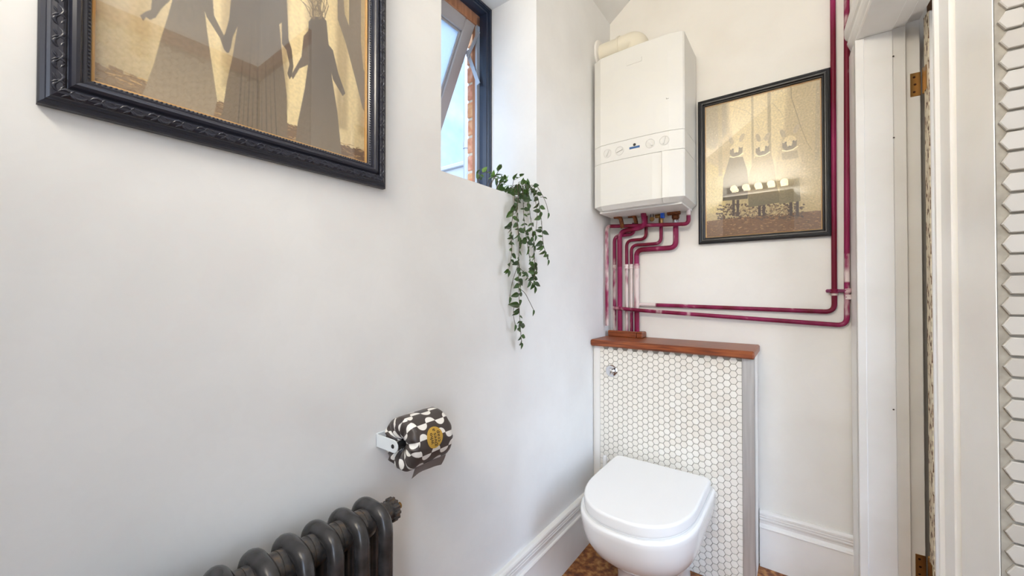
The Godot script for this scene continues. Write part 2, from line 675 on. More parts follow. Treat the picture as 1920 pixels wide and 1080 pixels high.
func door_frame_node(m, called: String, material: Material, label := "", category := "") -> MeshInstance3D:
	var o := struct(called, m, material, label, category)
	o.position = Vector3(0.925, 0, 0.13)
	o.rotation.y = deg_to_rad(SPLAY)
	return o


func build_door_side() -> void:
	# local axes: x into the hall, z along the wall towards the camera, the far jamb at z = 0
	var top := 1.957
	var near := 0.690
	var end := 0.893
	var w := MB.new()
	w.box(Vector3(0.023, 0, -0.25), Vector3(0.16, top + 0.03, -0.03))
	w.box(Vector3(0.0191, 0, near + 0.03), Vector3(0.16, 3.4, end - 0.03))
	w.box(Vector3(0.023, top + 0.03, -0.25), Vector3(0.16, 3.4, near + 0.03))
	door_frame_node(w, "wall_door", M.back)
	# lining: board, stop and rebate on each jamb and the head
	var l := MB.new()
	l.box(Vector3(0.020, 0, -0.03), Vector3(0.095, top + 0.004, -0.006), 0.0015)
	l.box(Vector3(0.095, 0, -0.03), Vector3(0.127, top + 0.012, -0.011), 0.0015)
	l.box(Vector3(0.127, 0, -0.03), Vector3(0.163, top + 0.03, -0.024), 0.0015)
	l.box(Vector3(0.020, 0, near + 0.006), Vector3(0.095, top + 0.004, near + 0.03), 0.0015)
	l.box(Vector3(0.095, 0, near + 0.011), Vector3(0.127, top + 0.012, near + 0.03), 0.0015)
	l.box(Vector3(0.127, 0, near + 0.024), Vector3(0.163, top + 0.03, near + 0.03), 0.0015)
	l.box(Vector3(0.020, top + 0.004, -0.03), Vector3(0.095, top + 0.03, near + 0.03), 0.0015)
	l.box(Vector3(0.095, top + 0.009, -0.03), Vector3(0.127, top + 0.03, near + 0.03), 0.0015)
	l.box(Vector3(0.127, top + 0.024, -0.03), Vector3(0.163, top + 0.031, near + 0.03), 0.0015)
	door_frame_node(l, "trim_2", M.gloss, "white painted door lining with stop and rebate", "door lining")
	# architraves: far jamb, head with its moulded face, near jamb and the wide board beside it
	var a := MB.new()
	a.box(Vector3(0, 0, -0.118), Vector3(0.023, top, 0), 0.002)
	a.box(Vector3(0.0, 0, -0.022), Vector3(0.02, top, -0.0001), 0.003)
	door_frame_node(a, "trim_3", M.gloss, "white architrave upright beside the painted pipes", "architrave")
	var h := MB.new()
	var hp := [Vector2(0, 0.0), Vector2(0, 0.016), Vector2(0.004, 0.019), Vector2(0.012, 0.019), Vector2(0.015, 0.016), Vector2(0.018, 0.016), Vector2(0.026, 0.022), Vector2(0.036, 0.027),
		Vector2(0.046, 0.029), Vector2(0.05, 0.026), Vector2(0.054, 0.026), Vector2(0.06, 0.032), Vector2(0.07, 0.035), Vector2(0.085, 0.036), Vector2(0.1, 0.036), Vector2(0.1, 0.0)]
	moulding(h, hp, Vector3(0.023, top, -0.118), Vector3(0.023, top, near + 0.065), Vector3.UP, Vector3.LEFT)
	door_frame_node(h, "trim_4", M.gloss, "white moulded architrave across the head of the door opening", "architrave")
	var n := MB.new()
	n.box(Vector3(0.0065, 0, near), Vector3(0.03, top, near + 0.020), 0.006)
	n.box(Vector3(0.0115, 0, near + 0.014), Vector3(0.03, top, near + 0.0655), 0.002)
	door_frame_node(n, "trim_5", M.gloss, "white architrave upright beside the wide flat board", "architrave")
	var e := MB.new()
	e.box(Vector3(0.0175, 0, near + 0.0705), Vector3(0.0190, 3.2, end - 0.003), 0.0005)
	door_frame_node(e, "trim_6", M.gloss, "wide flat white board between architrave and hexagon tiles", "trim board")
	# door leaf, folded back into the hall
	var leaf := MB.new()
	leaf.box(Vector3(0.168, 0.012, 0.0), Vector3(0.93, top + 0.012, 0.039), 0.002)
	var door := door_frame_node(leaf, "door_1", M.gloss, "white door folded back into the hall showing its chipped edge", "door")
	var edge := MB.new()
	edge.box(Vector3(0.1655, 0.013, 0.001), Vector3(0.1683, top + 0.011, 0.038), 0.0005)
	put("edge", edge, M.chipped, door).set_meta("label", "chipped bare wood edge")
	for y in [1.772, 0.223]:
		var g := MB.new()
		g.box(Vector3(0.139, y - 0.038, -0.0242), Vector3(0.163, y + 0.038, -0.0222), 0.0006)
		g.box(Vector3(0.163, y - 0.038, 0.0), Vector3(0.1652, y + 0.038, 0.026), 0.0006)
		for q in 5:
			g.lathe([Vector2(0, 0), Vector2(0.0045, 0), Vector2(0.0045, 0.0146), Vector2(0, 0.0146)], Vector3(0.1685, y - 0.038 + q * 0.0152, -0.012), Vector3.UP, 12)
		g.lathe([Vector2(0, 0), Vector2(0.0045, 0), Vector2(0.004, 0.005), Vector2(0.002, 0.008), Vector2(0, 0.009)], Vector3(0.1685, y + 0.038, -0.012), Vector3.UP, 12)
		var hinge := put("hinge", g, M.brass, door)
		hinge.set_meta("label", "brass butt hinge")
		for q in 3:
			var sc := MB.new()
			sc.lathe([Vector2(0, 0), Vector2(0.0035, 0), Vector2(0.0028, 0.0008), Vector2(0, 0.0008)], Vector3(0.148 + 0.002 * (q % 2), y - 0.024 + q * 0.024, -0.0222), Vector3.BACK, 12)
			put("screw", sc, mat(rgb(60, 34, 16), 0.5, 0.6), hinge)
	# nail heads along the edge of the lining
	var lining := get_node("trim_2") as Node3D
	var inv := lining.transform.affine_inverse()
	for p in [[1675.0, 105.5], [1676.0, 258.0], [1675.5, 768.0]]:
		var eye := inv * EYE
		var dir: Vector3 = inv.basis * ray(p[0], p[1])
		var hit := eye + dir * ((-0.006 - eye.z) / dir.z)
		var nail := MB.new()
		nail.lathe([Vector2(0, 0), Vector2(0.0026, 0), Vector2(0.002, 0.0005), Vector2(0, 0.0005)], hit, Vector3.BACK, 12)
		put("nail", nail, mat(rgb(70, 60, 52), 0.6), lining)
	# the hall beyond
	var q := MB.new()
	# unseen tall window added to send light through the doorway
	q.box(Vector3(2.1, 0, -1.2), Vector3(2.2, 2.9, 0.34))
	q.box(Vector3(2.1, 0, 0.34), Vector3(2.2, 0.35, 0.96))
	q.box(Vector3(2.1, 2.2, 0.34), Vector3(2.2, 2.9, 0.96))
	q.box(Vector3(2.1, 0, 0.96), Vector3(2.2, 2.9, 1.03))
	q.box(Vector3(1.08, 0, -1.3), Vector3(2.2, 2.9, -1.2))
	q.box(Vector3(1.0, 2.8, -1.3), Vector3(2.2, 2.9, 1.03))
	q.box(Vector3(1.03, 0, -1.2), Vector3(1.09, 2.9, -0.1))
	q.box(Vector3(1.08, -0.1, -1.3), Vector3(2.2, 0, -0.12))
	struct("wall_hall", q, M.hall)
	var hf := MB.new()
	for s in [[0.35, 0.34, 0.40, 0.96], [2.15, 0.34, 2.20, 0.96], [0.40, 0.34, 2.15, 0.38], [0.40, 0.92, 2.15, 0.96]]:
		hf.box(Vector3(2.13, s[0], s[1]), Vector3(2.17, s[2], s[3]), 0.003)
	var hw := struct("window_3", hf, M.gloss)
	var hp2 := MB.new()
	hp2.box(Vector3(2.148, 0.395, 0.375), Vector3(2.152, 2.155, 0.925))
	put("pane", hp2, pane(), hw)


func build_tiled_side() -> void:
	var zf := 1.020
	var w := MB.new()
	w.box(Vector3(0.9995, 0, zf - 0.036), Vector3(2.2, 3.75, zf - 0.006))
	var ret := struct("wall_return", w, M.grout, "short wall of large pale hexagon tiles beside the door frame", "wall")
	var r := MB.new()
	r.box(Vector3(1.541, 0, zf - 0.1), Vector3(1.75, 3.75, 2.64))
	var right := struct("wall_right", r, mat(rgb(104, 98, 90), 0.9))
	var pitch := 0.0292
	var hexa := hexagon(pitch - 0.0034)
	var one := MB.new()
	add_tile(one, hexa, Vector3.ZERO, Vector3.RIGHT, Vector3.UP, Vector3.BACK, 0.006, 0.0012)
	var shared := one.mesh()
	var rest := MB.new()
	var col := pitch * 0.866
	var x0: float = on_z(1880, 540, zf).x + (pitch - 0.0034) / sqrt(3.0)
	var k := 0
	while x0 + k * col < 1.53:
		var y := 0.03 + (pitch / 2 if k % 2 else 0.0)
		while y < 2.2:
			var jog := Vector3(rng.randf_range(-0.0012, 0.0012), rng.randf_range(-0.0006, 0.0006), -0.006 + rng.randf_range(-0.0004, 0.0006))
			var at := Vector3(x0 + k * col, y, zf) + jog
			if k < 2 and y > 0.62 and y < 1.6:
				var o := put("tile", shared, M.big_tile[rng.randi() % 3], ret)
				o.position = at
			else:
				add_tile(rest, hexa, at, Vector3.RIGHT, Vector3.UP, Vector3.BACK, 0.006, 0.0012)
			y += pitch
		k += 1
	put("tile_field", rest, M.big_tile[0], ret).set_meta("kind", "stuff")
	var field := MB.new()
	var z := zf + 0.02
	k = 0
	while z < 2.5:
		var y := 0.03 + (pitch / 2 if k % 2 else 0.0)
		while y < 2.2:
			add_tile(field, hexa, Vector3(1.541, y, z), Vector3.FORWARD, Vector3.UP, Vector3.LEFT, 0.006, 0.0012)
			y += pitch
		z += col
		k += 1
	put("tile_field", field, M.big_tile[0], right).set_meta("kind", "stuff")
	# timber capping over both tiled walls, white plaster above it
	var cap := MB.new()
	cap.box(Vector3(1.001, 2.215, zf - 0.02), Vector3(1.541, 2.275, zf + 0.016), 0.004)
	cap.box(Vector3(1.515, 2.215, zf + 0.017), Vector3(1.56, 2.275, 2.52), 0.004)
	struct("trim_7", cap, M.wood)
	var up := MB.new()
	up.box(Vector3(1.005, 2.275, zf - 0.006), Vector3(1.541, 3.75, zf))
	up.box(Vector3(1.535, 2.275, zf), Vector3(1.541, 3.75, 2.52))
	struct("wall_upper", up, M.wall)


func build_window() -> void:
	var zc := (0.690 + 1.160) / 2
	var f := MB.new()
	var prof := [Vector2(0, -0.03), Vector2(0, 0.0), Vector2(0.009, 0.0), Vector2(0.010, -0.004), Vector2(0.013, -0.004), Vector2(0.014, -0.010), Vector2(0.018, -0.012), Vector2(0.020, -0.03), Vector2(0.020, -0.046)]
	var lo := Vector3(-0.21, 1.424, 1.160)
	var c := [Vector3(-0.21, 1.424, 1.160), Vector3(-0.21, 1.424, 0.690), Vector3(-0.21, 2.220, 0.690), Vector3(-0.21, 2.220, 1.160)]
	var inw := [Vector3.UP, Vector3.BACK, Vector3.DOWN, Vector3.FORWARD]
	for k in 4:
		moulding(f, prof, c[k], c[(k + 1) % 4], inw[k], Vector3.RIGHT, 1.0, 1.0)
	var win := struct("window_1", f, M.navy, "navy framed top-hung window standing open above the trailing plant", "window")
	# outer frame: zinc strip and bare timber
	var g := MB.new()
	var z := MB.new()
	for s in [[0.690, 1.0], [1.160, -1.0]]:
		z.box(Vector3(-0.272, 1.43, minf(s[0] + 0.012 * s[1], s[0] + 0.030 * s[1])), Vector3(-0.262, 2.2, maxf(s[0] + 0.012 * s[1], s[0] + 0.030 * s[1])), 0.001)
		g.box(Vector3(-0.29, 1.43, minf(s[0], s[0] + 0.026 * s[1])), Vector3(-0.2725, 2.2, maxf(s[0], s[0] + 0.026 * s[1])), 0.001)
	z.box(Vector3(-0.272, 1.424, 0.69), Vector3(-0.262, 1.455, 1.16), 0.001)
	g.box(Vector3(-0.29, 2.165, 0.69), Vector3(-0.262, 2.22, 1.16), 0.001)
	put("weather_strip", z, M.zinc, win).set_meta("label", "pale metal weather strip")
	put("outer_frame", g, M.pine, win).set_meta("label", "bare timber outer frame")
	# sash, hinged at its head and pushed out at the foot; its own axes: y down the sash, z across
	var sash := MB.new()
	var W := 0.205
	var L := 0.70
	var sw := 0.052
	for s in [-1.0, 1.0]:
		sash.box(Vector3(-0.02, -L, minf(s * W, s * (W - sw))), Vector3(0.02, 0, maxf(s * W, s * (W - sw))), 0.004)
		sash.box(Vector3(0.004, -L + sw, minf(s * (W - sw), s * (W - sw - 0.008))), Vector3(0.012, -sw, maxf(s * (W - sw), s * (W - sw - 0.008))), 0.001)
	sash.box(Vector3(-0.02, -sw, -W + sw), Vector3(0.02, 0, W - sw), 0.004)
	sash.box(Vector3(-0.02, -L, -W + sw), Vector3(0.02, -L + sw, W - sw), 0.004)
	sash.box(Vector3(0.004, -sw - 0.008, -W + sw), Vector3(0.012, -sw, W - sw), 0.001)
	sash.box(Vector3(0.004, -L + sw, -W + sw), Vector3(0.012, -L + sw + 0.008, W - sw), 0.001)
	var so := put("sash", sash, M.shaded_grey, win)
	so.position = Vector3(-0.285, 2.178, zc)
	so.rotation.z = deg_to_rad(-27.0)
	so.set_meta("label", "sash tilted outwards with shade put into its grey")
	var gl := MB.new()
	gl.box(Vector3(-0.002, -L + sw - 0.004, -W + sw - 0.004), Vector3(0.002, -sw + 0.004, W - sw + 0.004))
	var gm := mat(Color(0.95, 0.98, 0.99, 0.85), 0.12)
	gm.backlight_enabled = true
	gm.backlight = Color(0.9, 0.96, 1.0)
	gm.transparency = BaseMaterial3D.TRANSPARENCY_ALPHA
	gm.heightmap_enabled = true
	gm.heightmap_texture = noise_tex(0.05, 17, [], 2, 256, FastNoiseLite.TYPE_CELLULAR)
	gm.heightmap_scale = 0.3
	gm.uv1_triplanar = true
	gm.uv1_scale = Vector3(5, 5, 5)
	put("pane", gl, gm, so).set_meta("label", "patterned obscure glass")
	# friction stay: two crossing arms at the far jamb
	var st := MB.new()
	var zz := 0.727
	var pts := [[on_z(898, 60, zz), on_z(877, 107, zz)], [on_z(876, 96, zz - 0.004), on_z(898, 158, zz - 0.004)]]
	for p in pts:
		var d: Vector3 = (p[1] - p[0])
		var up := d.normalized()
		var side := up.cross(Vector3.BACK)
		st.prism([Vector2(-0.008, 0), Vector2(0.008, 0), Vector2(0.008, d.length()), Vector2(-0.008, d.length())], p[0], side, up, Vector3(0, 0, 0.003))
	put("friction_stay", st, M.zinc, win).set_meta("label", "crossed metal stay arms")


func build_outside() -> void:
	# brick reveal of the outer leaf on the far side of the window
	var wall := MB.new()
	wall.box(Vector3(-0.34, 1.3, 0.45), Vector3(-0.2915, 2.35, 0.684))
	var ow := struct("wall_outer", wall, mat(rgb(214, 204, 186), 0.9), "brick window jamb outside the open sash", "wall")
	var b := MB.new()
	b.box(Vector3(-0.025, -0.031, -0.05), Vector3(0.025, 0.031, 0.05), 0.003)
	var m := b.mesh()
	var reds := []
	for k in 4:
		reds.append(tri_mat(noise_tex(0.03, 200 + k, [[0.0, rgb(184 + 10 * k, 118 + 4 * k, 92)], [0.6, rgb(222, 158 + 6 * k, 130)], [1.0, rgb(234, 190, 166)]], 4, 128), Vector3(6, 6, 6), 0.85))
	for k in 14:
		var o := put("brick", m, reds[k % 4], ow)
		o.position = Vector3(-0.3175 + rng.randf_range(-0.0015, 0.0008), 1.34 + 0.0735 * k, 0.640 + rng.randf_range(-0.002, 0.002))
	# neighbour's pale wall, a white parapet and a downpipe in front of it
	var n := MB.new()
	n.box(Vector3(-2.7, 0, -6.0), Vector3(-2.55, 6.5, 6.0))
	struct("wall_neighbour", n, tri_mat(noise_tex(0.01, 210, [[0.0, rgb(92, 110, 128)], [0.5, rgb(106, 122, 138)], [1.0, rgb(122, 136, 150)]], 5, 256), Vector3(0.6, 0.6, 0.6), 0.9), "pale blue rendered wall seen through the open window", "wall")
	var p := MB.new()
	p.box(Vector3(-2.55, 0, -0.5), Vector3(-0.9, 2.08, -0.34))
	p.box(Vector3(-2.55, 2.08, -0.52), Vector3(-0.9, 2.115, -0.32), 0.006)
	struct("wall_parapet", p, mat(rgb(168, 172, 178), 0.8), "low white yard wall outside the window", "wall")
	var d := base("downpipe", "pale grey plastic downpipe outside the open window", "pipe", Vector3(-1.212, 0.0, -0.24))
	var t := MB.new()
	t.tube([Vector3(0, 0.02, 0), Vector3(0, 1.4, 0), Vector3(0, 3.2, 0)], 0.021, 20)
	var pvc := mat(rgb(150, 152, 162), 0.4)
	put("pipe", t, pvc, d)
	for y in [0.5, 2.16]:
		var j := MB.new()
		j.lathe([Vector2(0.021, 0), Vector2(0.0255, 0), Vector2(0.0255, 0.05), Vector2(0.021, 0.05)], Vector3(0, y, 0), Vector3.UP, 20)
		put("collar", j, pvc, d)
	var g := MB.new()
	g.box(Vector3(-6, -0.12, -6), Vector3(-0.211, -0.02, 6))
	struct("ground", g, mat(rgb(150, 148, 144), 0.9))


# ---------------------------------------------------------------- tiled cistern unit
func build_cistern_unit() -> void:
	var zf := 0.214
	var top := 0.856
	var u := base("cistern_unit", "hexagon mosaic tiled cistern boxing with a metal edge strip", "cistern unit", Vector3.ZERO)
	var body := MB.new()
	body.box(Vector3(0.002, 0, 0.002), Vector3(0.628, top, zf - 0.005))
	put("body", body, mat(rgb(236, 233, 228), 0.5), u)
	var grout := MB.new()
	grout.box(Vector3(0.036, 0, zf - 0.0049), Vector3(0.594, top - 0.001, zf - 0.0022))
	put("grout", grout, M.grout, u).set_meta("label", "grey grout bed")
	var strip := MB.new()
	strip.box(Vector3(0.012, 0, zf - 0.005), Vector3(0.0355, top, zf + 0.001), 0.001)
	put("side_strip", strip, M.gloss, u).set_meta("label", "narrow white upright strip")
	var angle := MB.new()
	angle.box(Vector3(0.5945, 0, zf - 0.005), Vector3(0.633, top - 0.001, zf + 0.001), 0.0008)
	angle.box(Vector3(0.629, 0, zf - 0.04), Vector3(0.633, top - 0.001, zf + 0.0008), 0.0006)
	put("edge_strip", angle, M.alu, u).set_meta("label", "brushed metal corner strip")
	# mosaic: the tiles that show largest are parts, the others one field
	var pitch := 0.0252
	var col := pitch * 0.866
	var flat := pitch - 0.0022
	var shared := []
	var one := MB.new()
	add_tile(one, hexagon(flat), Vector3.ZERO, Vector3.RIGHT, Vector3.UP, Vector3.BACK, 0.003)
	var m := one.mesh()
	var x0 := 0.0365
	var x1 := 0.5935
	var rect := PackedVector2Array([Vector2(x0, 0.002), Vector2(x1, 0.002), Vector2(x1, top - 0.001), Vector2(x0, top - 0.001)])
	var whole := []
	var rest := MB.new()
	var k := 0
	while x0 + k * col < x1 + col:
		var y := top - 0.012 - (pitch / 2 if k % 2 else 0.0)
		while y > -pitch:
			var at := Vector2(x0 + 0.006 + k * col, y)
			var pts := []
			for p in hexagon(flat):
				pts.append(p + at)
			var inside := true
			for p in pts:
				inside = inside and p.x > x0 and p.x < x1 and p.y > 0.002 and p.y < top - 0.001
			if inside:
				# behind the pan: out of sight
				var hidden: bool = at.y < 0.34 and at.x > 0.16 and at.x < 0.45
				whole.append([(0.0 if hidden else 1.0) + at.x - 0.2 * at.y, at])
			else:
				for cut in Geometry2D.intersect_polygons(PackedVector2Array(pts), rect):
					if absf(cut[0].x - cut[1].x) + absf(cut[1].y - cut[2].y) > 0.001:
						rest.prism(Array(cut), Vector3(0, 0, zf - 0.003), Vector3.RIGHT, Vector3.UP, Vector3(0, 0, 0.003))
			y -= pitch
		k += 1
	whole.sort_custom(func(a, b): return a[0] > b[0])
	for i in whole.size():
		var at: Vector2 = whole[i][1]
		var jog := rng.randf_range(-0.0002, 0.0003)
		if i < 300:
			var o := put("tile", m, M.tile[rng.randi() % 3], u)
			o.position = Vector3(at.x, at.y, zf - 0.003 + jog)
		else:
			add_tile(rest, hexagon(flat), Vector3(at.x, at.y, zf - 0.003 + jog), Vector3.RIGHT, Vector3.UP, Vector3.BACK, 0.003)
	put("tile_field", rest, M.tile[0], u).set_meta("kind", "stuff")
	# flush button: flange, collar and domed push
	var at := on_z(1146.5, 695.5, zf)
	var fl := MB.new()
	fl.lathe([Vector2(0, 0), Vector2(0.0265, 0), Vector2(0.0265, 0.002), Vector2(0.024, 0.005), Vector2(0.017, 0.007), Vector2(0.016, 0.012), Vector2(0, 0.012)], at, Vector3.BACK, 32)
	var flo := put("flush_button", fl, M.chrome, u)
	flo.set_meta("label", "chrome flush button")
	var pu := MB.new()
	pu.lathe([Vector2(0.0115, 0.012), Vector2(0.0135, 0.014), Vector2(0.0135, 0.022), Vector2(0.0125, 0.025), Vector2(0.009, 0.0275), Vector2(0.005, 0.0285), Vector2(0, 0.029)], at, Vector3.BACK, 32)
	put("push", pu, M.chrome, flo)
	# timber shelf on top
	var s := MB.new()
	s.box(Vector3(0.001, 0.858, 0.0005), Vector3(0.636, 0.887, 0.241), 0.005)
	var so := put("wooden_shelf", s, M.wood)
	so.set_meta("label", "reddish brown timber shelf capping the tiled cistern unit")
	so.set_meta("category", "shelf")
	var b := base("pipe_surround", "small timber block boxing in the painted pipes on the shelf", "block", Vector3(0, 0.887, 0))
	var q := MB.new()
	q.box(Vector3(0.014, 0.0, 0.048), Vector3(0.152, 0.028, 0.072), 0.003)
	put("front_piece", q, M.wood, b)
	q = MB.new()
	q.box(Vector3(0.1525, 0.0, 0.012), Vector3(0.182, 0.028, 0.072), 0.004)
	put("end_piece", q, M.wood, b)


# ---------------------------------------------------------------- toilet
# D outline: straight back, straight sides, rounded front
func dee(hw: float, back: float, straight: float, front: float, power := 2.4, segs := 28, corner := 0.02) -> Array:
	var out := []
	out.append(Vector2(-hw + corner, back)); out.append(Vector2(-hw + corner * 0.3, back + corner * 0.3)); out.append(Vector2(-hw, back + corner))
	for k in 4:
		out.append(Vector2(-hw, lerpf(back + corner, straight, (k + 1) / 5.0)))
	for k in segs + 1:
		var w := PI * k / segs
		var cx := -cos(w)
		var cz := sin(w)
		var x := signf(cx) * pow(absf(cx), 2.0 / power) * hw
		var z := pow(maxf(cz, 0.0), 2.0 / power) * (front - straight)
		out.append(Vector2(x, straight + z))
	for k in 4:
		out.append(Vector2(hw, lerpf(straight, back + corner, (k + 1) / 5.0)))
	out.append(Vector2(hw, back + corner)); out.append(Vector2(hw - corner * 0.3, back + corner * 0.3)); out.append(Vector2(hw - corner, back))
	for k in 5:
		out.append(Vector2(lerpf(hw - corner, -hw + corner, (k + 1) / 6.0), back))
	return out


func ring(outline: Array, y: float) -> Array:
	var out := []
	for p in outline:
		out.append(Vector3(p.x, y, p.y))
	return out


func build_toilet() -> void:
	var t := base("toilet", "white back-to-wall toilet with its lid closed", "toilet", Vector3(0.311, 0, 0.218))
	var p := MB.new()
	var rows := []
	# y, half width, straight, front
	for a in [[0.0, 0.108, 0.2, 0.30, 0.0], [0.02, 0.106, 0.2, 0.298, 0.0], [0.07, 0.104, 0.2, 0.30, 0.0], [0.12, 0.112, 0.2, 0.325, 0.0], [0.16, 0.132, 0.21, 0.372, 0.0], [0.195, 0.158, 0.22, 0.422, 0.0], [0.23, 0.178, 0.23, 0.462, 0.0],
			[0.265, 0.189, 0.24, 0.488, 0.0], [0.30, 0.1945, 0.245, 0.502, 0.0], [0.335, 0.197, 0.25, 0.509, 0.0], [0.349, 0.197, 0.25, 0.510, 0.0], [0.355, 0.1945, 0.25, 0.507, 0.0], [0.358, 0.190, 0.25, 0.502, 0.003]]:
		rows.append(ring(dee(a[1], a[4], a[2], a[3]), a[0]))
	p.grid(rows)
	p.cap(rows[-1], Vector3.UP)
	put("pan", p, M.ceramic, t)
	var s := MB.new()
	rows = []
	for a in [[0.3582, 0.180, 0.492], [0.3587, 0.183, 0.495], [0.3635, 0.183, 0.495], [0.364, 0.181, 0.493]]:
		rows.append(ring(dee(a[1], 0.035, 0.245, a[2]), a[0]))
	s.grid(rows)
	s.cap(rows[0], Vector3.DOWN)
	s.cap(rows[-1], Vector3.UP)
	put("seat", s, M.seat, t)
	var l := MB.new()
	rows = []
	for a in [[0.3645, 0.1825, 0.495], [0.3655, 0.185, 0.4975], [0.372, 0.1865, 0.4985], [0.392, 0.1855, 0.4965], [0.3965, 0.1845, 0.495], [0.3995, 0.182, 0.492], [0.4008, 0.178, 0.488]]:
		rows.append(ring(dee(a[1], 0.028 + (0.1865 - a[1]) * 0.6, 0.245, a[2]), a[0]))
	# slightly crowned top
	for a in [[0.4016, 0.8], [0.4026, 0.5], [0.403, 0.2]]:
		var r2 := []
		for q in dee(0.178 * a[1], lerpf(0.25, 0.033, a[1]), lerpf(0.25, 0.245, a[1]), lerpf(0.25, 0.488, a[1]), 2.4, 28, 0.02 * a[1]):
			r2.append(Vector3(q.x, a[0], q.y))
		rows.append(r2)
	l.grid(rows)
	l.cap(rows[0], Vector3.DOWN)
	l.cap(rows[-1], Vector3.UP)
	put("lid", l, M.seat, t)
	for x in [-0.08, 0.08]:
		var h := MB.new()
		h.tube([Vector3(x - 0.018, 0.372, 0.018), Vector3(x + 0.018, 0.372, 0.018)], 0.009, 14)
		h.box(Vector3(x - 0.01, 0.358, 0.01), Vector3(x + 0.01, 0.368, 0.026), 0.002)
		put("hinge", h, M.white_plastic, t)
	# slim white handle standing in the corner beside the pan
	var bz := 0.262
	var b := base("toilet_brush", "slim white handle standing between the toilet and the corner", "brush", Vector3(on_z(1134.5, 855, bz).x, 0, bz))
	var c := MB.new()
	c.lathe([Vector2(0, 0), Vector2(0.036, 0), Vector2(0.038, 0.004), Vector2(0.036, 0.13), Vector2(0.03, 0.135), Vector2(0, 0.135)], Vector3.ZERO)
	put("holder", c, M.white_plastic, b)
	var hd := MB.new()
	hd.lathe([Vector2(0.006, 0.135), Vector2(0.006, 0.3), Vector2(0.009, 0.34), Vector2(0.0095, 0.372), Vector2(0.007, 0.386), Vector2(0, 0.390)], Vector3.ZERO, Vector3.UP, 18)
	put("handle", hd, M.white_plastic, b)


# ---------------------------------------------------------------- boiler
func boiler_plan(inset: float) -> Array:
	# seen from above: (x, z), bowed front with sloping cheeks
	return [Vector2(0.012 + inset, 0.004), Vector2(0.012 + inset, 0.214 - inset), Vector2(0.016 + inset, 0.221 - inset), Vector2(0.052, 0.240 - inset), Vector2(0.12, 0.244 - inset), Vector2(0.2, 0.2455 - inset), Vector2(0.28, 0.244 - inset),
		Vector2(0.345, 0.240 - inset), Vector2(0.396 - inset, 0.226 - inset), Vector2(0.402 - inset, 0.220 - inset), Vector2(0.402 - inset, 0.004)]


func boiler_slab(y0: float, y1: float, low := 0.001, high := 0.001, x_from := -1.0, x_to := 9.0) -> MB:
	var m := MB.new()
	var levels := [[y0, low], [y0 + maxf(low * 0.8, 0.001), 0.0], [y1 - maxf(high * 0.8, 0.001), 0.0], [y1, high]]
	var rows := []
	for a in levels:
		var r := []
		for p in boiler_plan(a[1]):
			r.append(Vector3(clampf(p.x, x_from, x_to), a[0], p.y))
		rows.append(r)
	for k in 3:
		for i in rows[0].size():
			var j: int = (i + 1) % rows[0].size()
			var e: Vector3 = rows[k][j] - rows[k][i]
			if e.length() > 1e-5:
				m.away([rows[k][i], rows[k][j], rows[k + 1][j], rows[k + 1][i]], Vector3(clampf(0.2, x_from + 0.005, x_to - 0.005), (y0 + y1) / 2, 0.12))
	m.cap(rows[0], Vector3.DOWN)
	m.cap(rows[-1], Vector3.UP)
	return m


func front_z(x: float) -> float:
	var p := boiler_plan(0.0)
	for k in range(2, 9):
		if x >= p[k].x and x <= p[k + 1].x:
			return lerpf(p[k].y, p[k + 1].y, (x - p[k].x) / (p[k + 1].x - p[k].x))
	return 0.22


